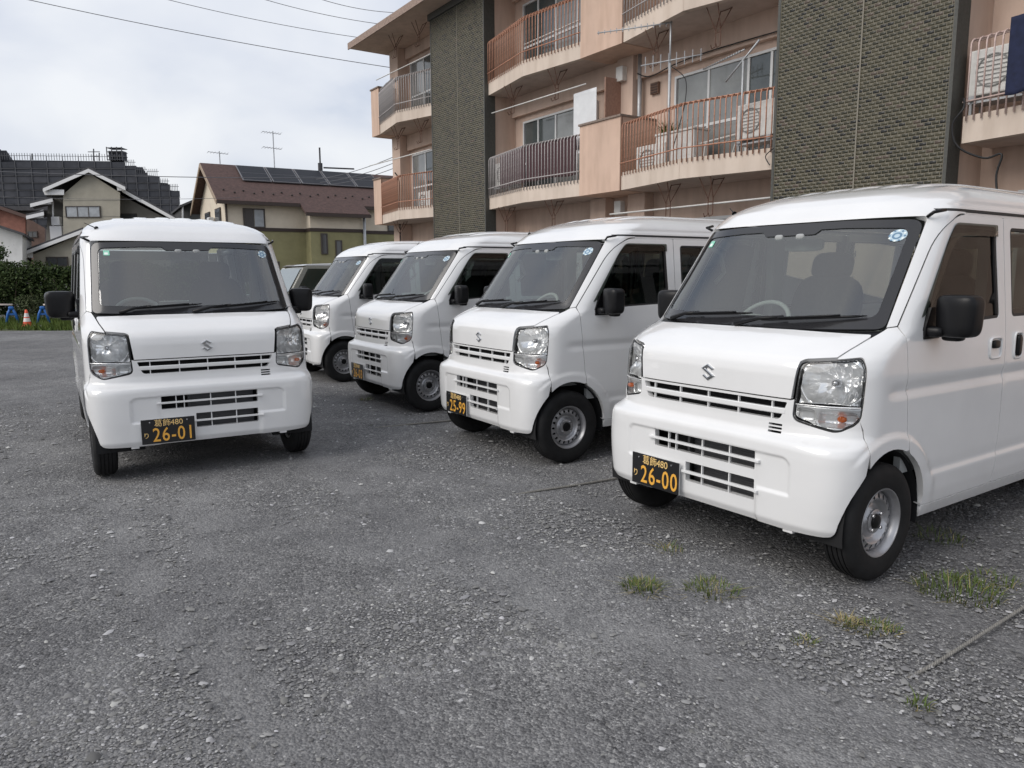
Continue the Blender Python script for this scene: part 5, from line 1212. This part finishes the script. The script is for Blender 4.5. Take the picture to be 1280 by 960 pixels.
# ------------------------------------------------------------------ block under scaffolding
SC = empty('scaffolded_block', (0, 0, 0)); tag(SC, 'large dark building wrapped in scaffold mesh on the skyline', 'building')
MSH = [simple('scaffold_mesh', (.050, .053, .063), .95, noise=.25, nscale=.6), simple('scaffold_mesh_pale', (.060, .062, .072), .95, noise=.25, nscale=.6), simple('scaffold_mesh_dark', (.042, .045, .054), .95, noise=.25, nscale=.6)]; SPOLE = simple('scaffold_tube', (.075, .077, .086), .6)
YS = 130
prof_ = [(-60, 186), (8, 186), (13, 198), (132, 199.5), (155, 199.5), (156, 206), (178, 207), (184, 217), (198, 218), (199, 226), (210, 227), (213, 236), (224, 237)]
def top_at(px):
    for (a, c), (d, e) in zip(prof_, prof_[1:]):
        if a <= px <= d: return c+(e-c)*(px-a)/max(d-a, 1e-6)
    return prof_[-1][1]
b = MB(); b.prism([XZ(x, y+2, YS+1) for x, y in prof_]+[XZ(223, 350, YS+1), XZ(-60, 350, YS+1)], 'y', YS+1, YS+14); skew(b, YS+1); b.build('wall', MSH[2], SC)
xs_ = [-60, -40, -20, 0, 18, 38, 58, 78, 98, 118, 138, 156, 170, 184, 199, 212, 224]
for i in range(len(xs_)-1):
    a, c = xs_[i], xs_[i+1]; tp = max(top_at(a+1), top_at(c-1)); y = 346
    while y > tp+4:
        y2 = max(y-9.0, tp); (x0, z0), (x1, z1) = XZ(a, y, YS), XZ(c, y2, YS); b = MB(); b.box(x0+.06, x1-.06, YS, YS+.3, z0+.14, z1-.06); b.build('mesh_panel', MSH[random.choice((0, 0, 1, 2))], SC)
        b = MB(); b.box(x0, x1, YS-.10, YS+.3, z0-.02, z0+.07); b.build('scaffold_deck', SPOLE, SC); y = y2
    (x0, z0) = XZ(a, tp-3.5, YS); b = MB(); b.box(x0-.05, x0+.05, YS-.12, YS-.02, 0, z0); b.build('scaffold_pole', SPOLE, SC)
    for k in range(6):
        xx = x0+(XZ(c, tp, YS)[0]-x0)*k/6; zt = XZ(c, tp, YS)[1]; b = MB(); b.box(xx-.025, xx+.025, YS-.1, YS-.02, zt-.2, zt+.9); b.build('guard_post', SPOLE, SC)
    zt = XZ(c, tp, YS)[1]; b = MB(); b.box(x0, XZ(c, tp, YS)[0], YS-.08, YS-.03, zt+.45, zt+.52); b.build('guard_rail', SPOLE, SC)
(x0, z0), (x1, z1) = XZ(134, 200, YS), XZ(152.5, 196.5, YS)
for k in range(4):
    zz = z0+(XZ(134, 185, YS)[1]-z0)*k/3; b = MB(); b.box(x0, x1, YS, YS+2, zz, zz+.10); b.build('scaffold_deck', SPOLE, SC)
    xx = x0+(x1-x0)*k/3; b = MB(); b.box(xx-.06, xx+.06, YS, YS+.12, z0, XZ(134, 183.5, YS)[1]); b.build('scaffold_pole', SPOLE, SC)
b = MB(); b.box(x0+.1, x1-.1, YS+.4, YS+1.9, z0, XZ(134, 188, YS)[1]); b.build('hoist_cage', MSH[1], SC)
for px, pt0, pt1 in ((40, 192, 200), (117, 186, 201), (124, 191, 201)):
    b = MB(); p0, p1 = at(px, pt1, YS+2), at(px, pt0, YS+2); b.tube([p0, p1], .10, 6)
    if px == 117: b.tube([p1-Vector((1.0, 0, .5)), p1+Vector((1.0, 0, -.5))], .07, 5); b.tube([p1-Vector((.7, 0, 1.2)), p1+Vector((.9, 0, -1.2))], .07, 5)
    b.build('roof_aerial', SPOLE, SC, fix=False)
# ------------------------------------------------------------------ house with solar panels
ORI = Vector((at(285, 330, 40).x, 40, 0)); AX = Vector((.857, .515, 0)); BX = Vector((-.515, .857, 0))
H4 = empty('solar_house', ORI, math.atan2(AX.y, AX.x)); tag(H4, 'cream and olive house with brown roof carrying solar panels', 'house')
CRM = simple('cream_siding', (.68, .60, .485), .85, noise=.08, nscale=2); OLV = simple('olive_siding', (.27, .25, .13), .85, noise=.12, nscale=2); BRN = simple('brown_trim', (.045, .03, .025), .6); RF = simple('brown_shingle', (.075, .042, .036), .85, noise=.35, nscale=7, bump=.3)
LEN, DEP, EZ, RZ, BZ = 12.5, 7.6, 5.45, 7.55, 3.75
b = MB(); b.box(0, LEN, 0, DEP, 0, BZ); b.build('lower_wall', OLV, H4)
b = MB(); b.box(-.002, LEN, -.002, DEP, BZ+.18, EZ); b.prism([(-.002, EZ), (DEP, EZ), (DEP/2, RZ-.2)], 'x', -.002, LEN); b.build('upper_wall', CRM, H4)
b = MB(); b.box(-.04, LEN, -.04, DEP, BZ, BZ+.18); b.build('trim_band', BRN, H4)
B0, B1, BD = 4.15, 7.05, .95       # projecting bay
b = MB(); b.box(B0, B1, -BD, -.003, 0, BZ); b.build('lower_wall', OLV, H4)
b = MB(); b.box(B0, B1, -BD, -.003, BZ+.18, 4.79); b.build('upper_wall', CRM, H4)
b = MB(); b.box(B0-.04, B1+.04, -BD-.04, -.042, BZ, BZ+.18); b.build('trim_band', BRN, H4)
sl_ = (RZ-EZ)/(DEP/2)
def rp_(x0, x1, y0, y1, nm='roof', th=.14, mat=RF):
    # slab on the front slope between plan depths y0..y1 (y from eave towards ridge)
    z = lambda y: EZ+.05+sl_*y
    b = MB(); b.add([(x0, y0, z(y0)), (x1, y0, z(y0)), (x1, y1, z(y1)), (x0, y1, z(y1)), (x0, y0, z(y0)-th), (x1, y0, z(y0)-th), (x1, y1, z(y1)-th), (x0, y1, z(y1)-th)], [(0, 1, 2, 3), (7, 6, 5, 4), (0, 4, 5, 1), (1, 5, 6, 2), (2, 6, 7, 3), (3, 7, 4, 0)]); return b.build(nm, mat, H4)
rf1 = rp_(-.45, LEN+.4, -.45, DEP/2); rp_(B0-.35, B1+.35, -BD-.45, -.452)
b = MB(); z = lambda y: EZ+.05+sl_*(DEP-y); b.add([(-.45, DEP/2, z(DEP/2)), (LEN+.4, DEP/2, z(DEP/2)), (LEN+.4, DEP+.45, z(DEP+.45)), (-.45, DEP+.45, z(DEP+.45)), (-.45, DEP/2, z(DEP/2)-.14), (LEN+.4, DEP/2, z(DEP/2)-.14), (LEN+.4, DEP+.45, z(DEP+.45)-.14), (-.45, DEP+.45, z(DEP+.45)-.14)], [(0, 1, 2, 3), (7, 6, 5, 4), (0, 4, 5, 1), (1, 5, 6, 2), (2, 6, 7, 3), (3, 7, 4, 0)]); b.build('roof', RF, H4)
for xx0, xx1, yy in ((-.45, B0-.36, -.5), (B1+.36, LEN+.4, -.5), (B0-.35, B1+.35, -BD-.5)):
    zz = EZ+.05+sl_*yy; b = MB(); b.box(xx0, xx1, yy-.10, yy+.045, zz-.17, zz-.01); b.build('gutter', BRN, H4)
for s in (1, -1):
    y0, y1 = (-.45, DEP/2) if s > 0 else (DEP+.45, DEP/2); zz0, zz1 = EZ+.05-sl_*.45, RZ+.05
    b = MB(); b.prism([(y0, zz0-.02), (y1, zz1-.02), (y1, zz1-.24), (y0, zz0-.24)], 'x', -.50, -.452); b.build('bargeboard', simple('tan_board', (.35, .27, .2), .7), H4)
SOL = simple('solar_cell', (.022, .024, .030), .5, spec=.12); SFR = simple('solar_frame', (.16, .16, .17), .5)
def on_roof(x, y, h): 
    nrm = Vector((0, -sl_, 1)).normalized(); return Vector((x, y, EZ+.05+sl_*y))+nrm*h
for k in range(5):
    x0 = 1.35+k*1.62; x1 = x0+1.55
    b = MB(); c = [on_roof(x0, 1.75, .12), on_roof(x1, 1.75, .12), on_roof(x1, 3.55, .12), on_roof(x0, 3.55, .12)]; d = [on_roof(x0, 1.75, .07), on_roof(x1, 1.75, .07), on_roof(x1, 3.55, .07), on_roof(x0, 3.55, .07)]
    b.add(c+d, [(0, 1, 2, 3), (7, 6, 5, 4), (0, 4, 5, 1), (1, 5, 6, 2), (2, 6, 7, 3), (3, 7, 4, 0)]); so = b.build('solar_panel', SFR, rf1)
    for j in range(2):
        y0 = 1.79+j*.88; y1 = y0+.85; b = MB(); b.add([on_roof(x0+.05, y0, .126), on_roof(x1-.05, y0, .126), on_roof(x1-.05, y1, .126), on_roof(x0+.05, y1, .126)], [(0, 1, 2, 3)]); 
        o = b.build('solar_glass', SOL, rf1, fix=False)
sg_ = MB(); sg_.superbox((0, 0, 0), (.06, .04, .04), 3, 8, 6); sgm = sg_.mesh('snow_guard', simple('snow_guard_dark', (.03, .025, .022), .6))
for k in range(24): link('snow_guard', sgm, rf1, on_roof(.1+k*.5, .35 if k % 2 else .6, .05))
def hwin(x0, x1, z0, z1, nm=2, y=0.0, curt=False):
    b = MB(); f = .06; b.box(x0-f, x1+f, y-.07, y-.001, z1, z1+f); b.box(x0-f, x1+f, y-.07, y-.001, z0-f, z0); b.box(x0-f, x0, y-.07, y-.001, z0, z1); b.box(x1, x1+f, y-.07, y-.001, z0, z1); w = b.build('window', WFR, H4)
    for i in range(nm): d = (x1-x0)/nm; b = MB(); b.box(x0+d*i+.015, x0+d*(i+1)-.015, y-.05, y-.003, z0, z1); b.build('pane', WCU if (curt and i) else WG, w)
hwin(.95, 1.95, 3.98, 4.85, 2, -.005, True); hwin(9.0, 10.9, 3.98, 4.85, 2, -.005, True)
hwin(4.75, 5.0, 2.6, 3.6, 1, -BD); hwin(5.55, 5.8, 2.2, 3.25, 1, -BD); hwin(6.45, 6.7, 1.8, 2.7, 1, -BD); hwin(1.2, 2.6, 1.3, 2.1, 2); hwin(8.3, 8.7, 2.5, 3.2, 1)
for y0 in (1.0, 4.2):
    b = MB(); b.box(-.07, -.003, y0, y0+1.5, 3.95, 5.0); w = b.build('window', WFR, H4); b = MB(); b.box(-.085, -.071, y0+.08, y0+1.42, 4.03, 4.92); b.build('pane', WG, w)
b = MB(); b.bbox(-.35, -.05, 2.8, 3.4, 4.1, 4.6, .03); b.build('outdoor_unit', WHT, H4)
b = MB(); b.tube([(.06, -.06, 0), (.06, -.06, EZ-.2)], .05, 6); b.build('drain_pipe', BRN, H4, fix=False)
b = MB(); b.tube([(B1+.1, -BD-.12, 0), (B1+.1, -BD-.12, EZ-.6)], .09, 8); b.build('drain_pipe', GALV, H4, smooth=True, fix=False)
for (x, y, hh, n_) in ((.6, DEP/2, .75, 1), (3.6, DEP/2, 2.1, 2)):
    b = MB(); b.tube([(x, y, RZ-.1), (x, y, RZ+hh)], .03, 6); am = b.build('roof_antenna', GALV, H4, fix=False)
    for k in range(n_):
        zz = RZ+hh-.1-k*.85; b = MB(); b.tube([(x-.65, y-.2, zz), (x+.5, y+.2, zz)], .015, 5)
        for j in range(7): xx = x-.6+j*.17; b.tube([(xx, y-.35, zz), (xx, y+.35, zz)], .010, 4)
        b.build('beam', GALV, am, fix=False)
b = MB(); b.tube([(6.3, DEP/2, RZ-.2), (6.3, DEP/2, RZ+.5)], .14, 8); b.tube([(6.3, DEP/2, RZ+.4), (6.3, DEP/2, RZ+1.4)], .05, 6); b.tube([(6.5, DEP/2, RZ+.25), (8.4, DEP/2, RZ+.30)], .05, 6); b.build('chimney', DKR, H4, fix=False)
H5 = empty('dark_house', (0, 0, 0)); tag(H5, 'dark grey house squeezed between the beige and the cream house', 'house')
b = MB(); pxprism(b, [(227, 350), (262, 350), (262, 258), (250, 248), (227, 257)], 52, 6); b.build('wall', simple('charcoal_siding', (.06, .06, .06), .85), H5)
sloped(H5, 'roof', (255, 244), (224, 257), 51.8, .14, 6.4, DKR)
b = MB(); b.tube([at(228.5, 257, 51.7), at(228.5, 300, 51.7)], .06, 6); b.build('drain_pipe', WHT, H5, fix=False)
H6 = empty('far_roof_house', (0, 0, 0)); tag(H6, 'small grey gable peeking over the brown roof by the apartments', 'house')
b = MB(); pxprism(b, [(395, 260), (452, 260), (452, 229), (424, 219), (397, 229)], 75, 8); b.build('wall', SID2, H6)
sloped(H6, 'roof', (424, 216.5), (392, 229), 74.8, .2, 8.4, DKR); sloped(H6, 'roof', (424, 216.5), (456, 229), 74.8, .2, 8.4, DKR)
# ------------------------------------------------------------------ overhead wires
WIRE = simple('overhead_wire', (.10, .10, .11), .6)
def wire(p0, p1, Y0, Y1, lab, sag=.15, r=.009):
    a, c = at(*p0, Y0), at(*p1, Y1); b = MB(); b.tube([a.lerp(c, i/14)-Vector((0, 0, sag*4*(i/14)*(1-i/14))) for i in range(15)], r, 5); tag(b.build('power_line', WIRE, smooth=True, fix=False), lab, 'power line', 'overhead power lines')
wire((-60, -22), (512, 88), 24, 26, 'lowest thick wire sloping across the sky into the apartment eave', r=.011)
wire((180, -8), (512, 55), 24, 26, 'second wire from below in the sky, sloping to the eave corner')
wire((300, -10), (512, 34), 24, 26, 'third wire from below in the sky, near the eave corner')
wire((380, -8), (512, 16), 24, 26, 'topmost short wire beside the roof eave')
wire((-60, 212), (490, 222), 36, 38, 'level wire crossing in front of the scaffolded block', r=.018)
wire((395, 224), (510, 188), 34, 26, 'upper of three wires rising to the apartment end', r=.012)
wire((400, 228), (510, 196), 34, 26, 'middle of three wires rising to the apartment end', r=.012)
wire((405, 231), (510, 203), 34, 26, 'lower of three wires rising to the apartment end', r=.012)
wire((-60, 243), (300, 247), 38, 38, 'faint lower wire crossing the beige house', r=.010)
# ------------------------------------------------------------------ olive car at the end of the row
OLP = paint('car_olive_paint', (.105, .10, .072), .25); CRF = paint('car_grey_roof', (.30, .30, .30), .3)
def olive_car(loc, rz):
    c = empty('parked_car', loc, rz); tag(c, 'olive boxy car with grey roof, behind the farthest van', 'car')
    def body(prof, w0, w1, nm, mat, zb, zt):
        # prof: side outline (x, z); width narrows from w0 at zb to w1 at zt
        hw = lambda z: w0+(w1-w0)*min(1, max(0, (z-zb)/(zt-zb))); n = len(prof); b = MB()
        b.add([(x, hw(z), z) for x, z in prof]+[(x, -hw(z), z) for x, z in prof], [tuple(range(n))[::-1], tuple(range(n, 2*n))]+[(i, (i+1) % n, (i+1) % n+n, i+n) for i in range(n)])
        o = b.build(nm, mat, c); md = o.modifiers.new('bevel', 'BEVEL'); md.width = .03; md.segments = 3; md.limit_method = 'ANGLE'; o.data.polygons.foreach_set('use_smooth', [True]*len(o.data.polygons)); return o
    def wa(hx): return [(hx+.30*math.cos(a), .28+.30*math.sin(a)) for a in np.linspace(0, math.pi, 14)]
    low = [(-.02, .30), (0, .55), (-.03, .88), (-.10, .98), (-.85, 1.06), (-3.30, 1.06), (-3.38, .95), (-3.39, .45), (-3.36, .25)]+[(x, z) for x, z in wa(-2.80)[::-1] if z > .27]+[(-2.4, .24), (-.95, .24)]+[(x, z) for x, z in wa(-.62)[::-1] if z > .27]+[(-.1, .24)]
    body(low, .735, .715, 'body', OLP, .3, 1.06)
    cab = [(-.90, 1.065), (-1.17, 1.50), (-1.25, 1.535), (-3.18, 1.535), (-3.30, 1.065)]
    body(cab, .70, .61, 'cabin', OLP, 1.06, 1.535)
    body([(-1.16, 1.52), (-1.26, 1.55), (-1.8, 1.57), (-3.05, 1.56), (-3.20, 1.52)], .615, .57, 'roof', CRF, 1.52, 1.57)
    for s in (1, -1):
        yw = lambda z: s*(.70-(.09)*(z-1.06)/.475+.006)
        for pts in ([(-1.02, 1.10), (-1.245, 1.475), (-1.95, 1.475), (-1.95, 1.10)], [(-2.02, 1.10), (-2.02, 1.475), (-2.60, 1.475), (-2.62, 1.10)], [(-2.69, 1.10), (-2.68, 1.475), (-3.12, 1.475), (-3.20, 1.10)]):
            b = MB(); n = len(pts); b.add([(x, yw(z), z) for x, z in pts]+[(x, yw(z)-s*.012, z) for x, z in pts], [tuple(range(n)), tuple(range(2*n-1, n-1, -1))]+[(i, i+n, (i+1) % n+n, (i+1) % n) for i in range(n)]); b.build('side_window', simple('car_dark_glass', (.010, .022, .018), .04, coat=.6), c)
        b = MB(); b.superbox((-1.10, s*.80, 1.13), (.06, .08, .065), 4, 20, 12); b.build('door_mirror', M_['black_plastic'], c, smooth=True)
        b = MB(); b.superbox((-.02, s*.53, .76), (.03, .12, .09), 4, 20, 12); b.build('headlight', M_['chrome'], c, smooth=True)
        b = MB(); b.superbox((-1.82, s*.722, .93), (.07, .012, .015), 4, 16, 8); b.build('handle', OLP, c, smooth=True)
        for hx in (-.62, -2.80): wheel(c, (hx, s*.64, .2635), 0 if s > 0 else math.pi)
    b = MB(); b.add([(-.915+.012, y, 1.10) for y in (-.62, .62)]+[(-1.155+.012, y, 1.475) for y in (.55, -.55)], [(0, 1, 2, 3)]); b.build('windscreen', simple('car_windscreen', (.14, .17, .165), .05, coat=.5), c, fix=False)
    b = MB(); b.bbox(-.03, .02, -.36, .36, .70, .84, .01)
    b.build('grille', M_['black_plastic'], c)
olive_car((-4.72, 12.35, 0), R(-147.5))
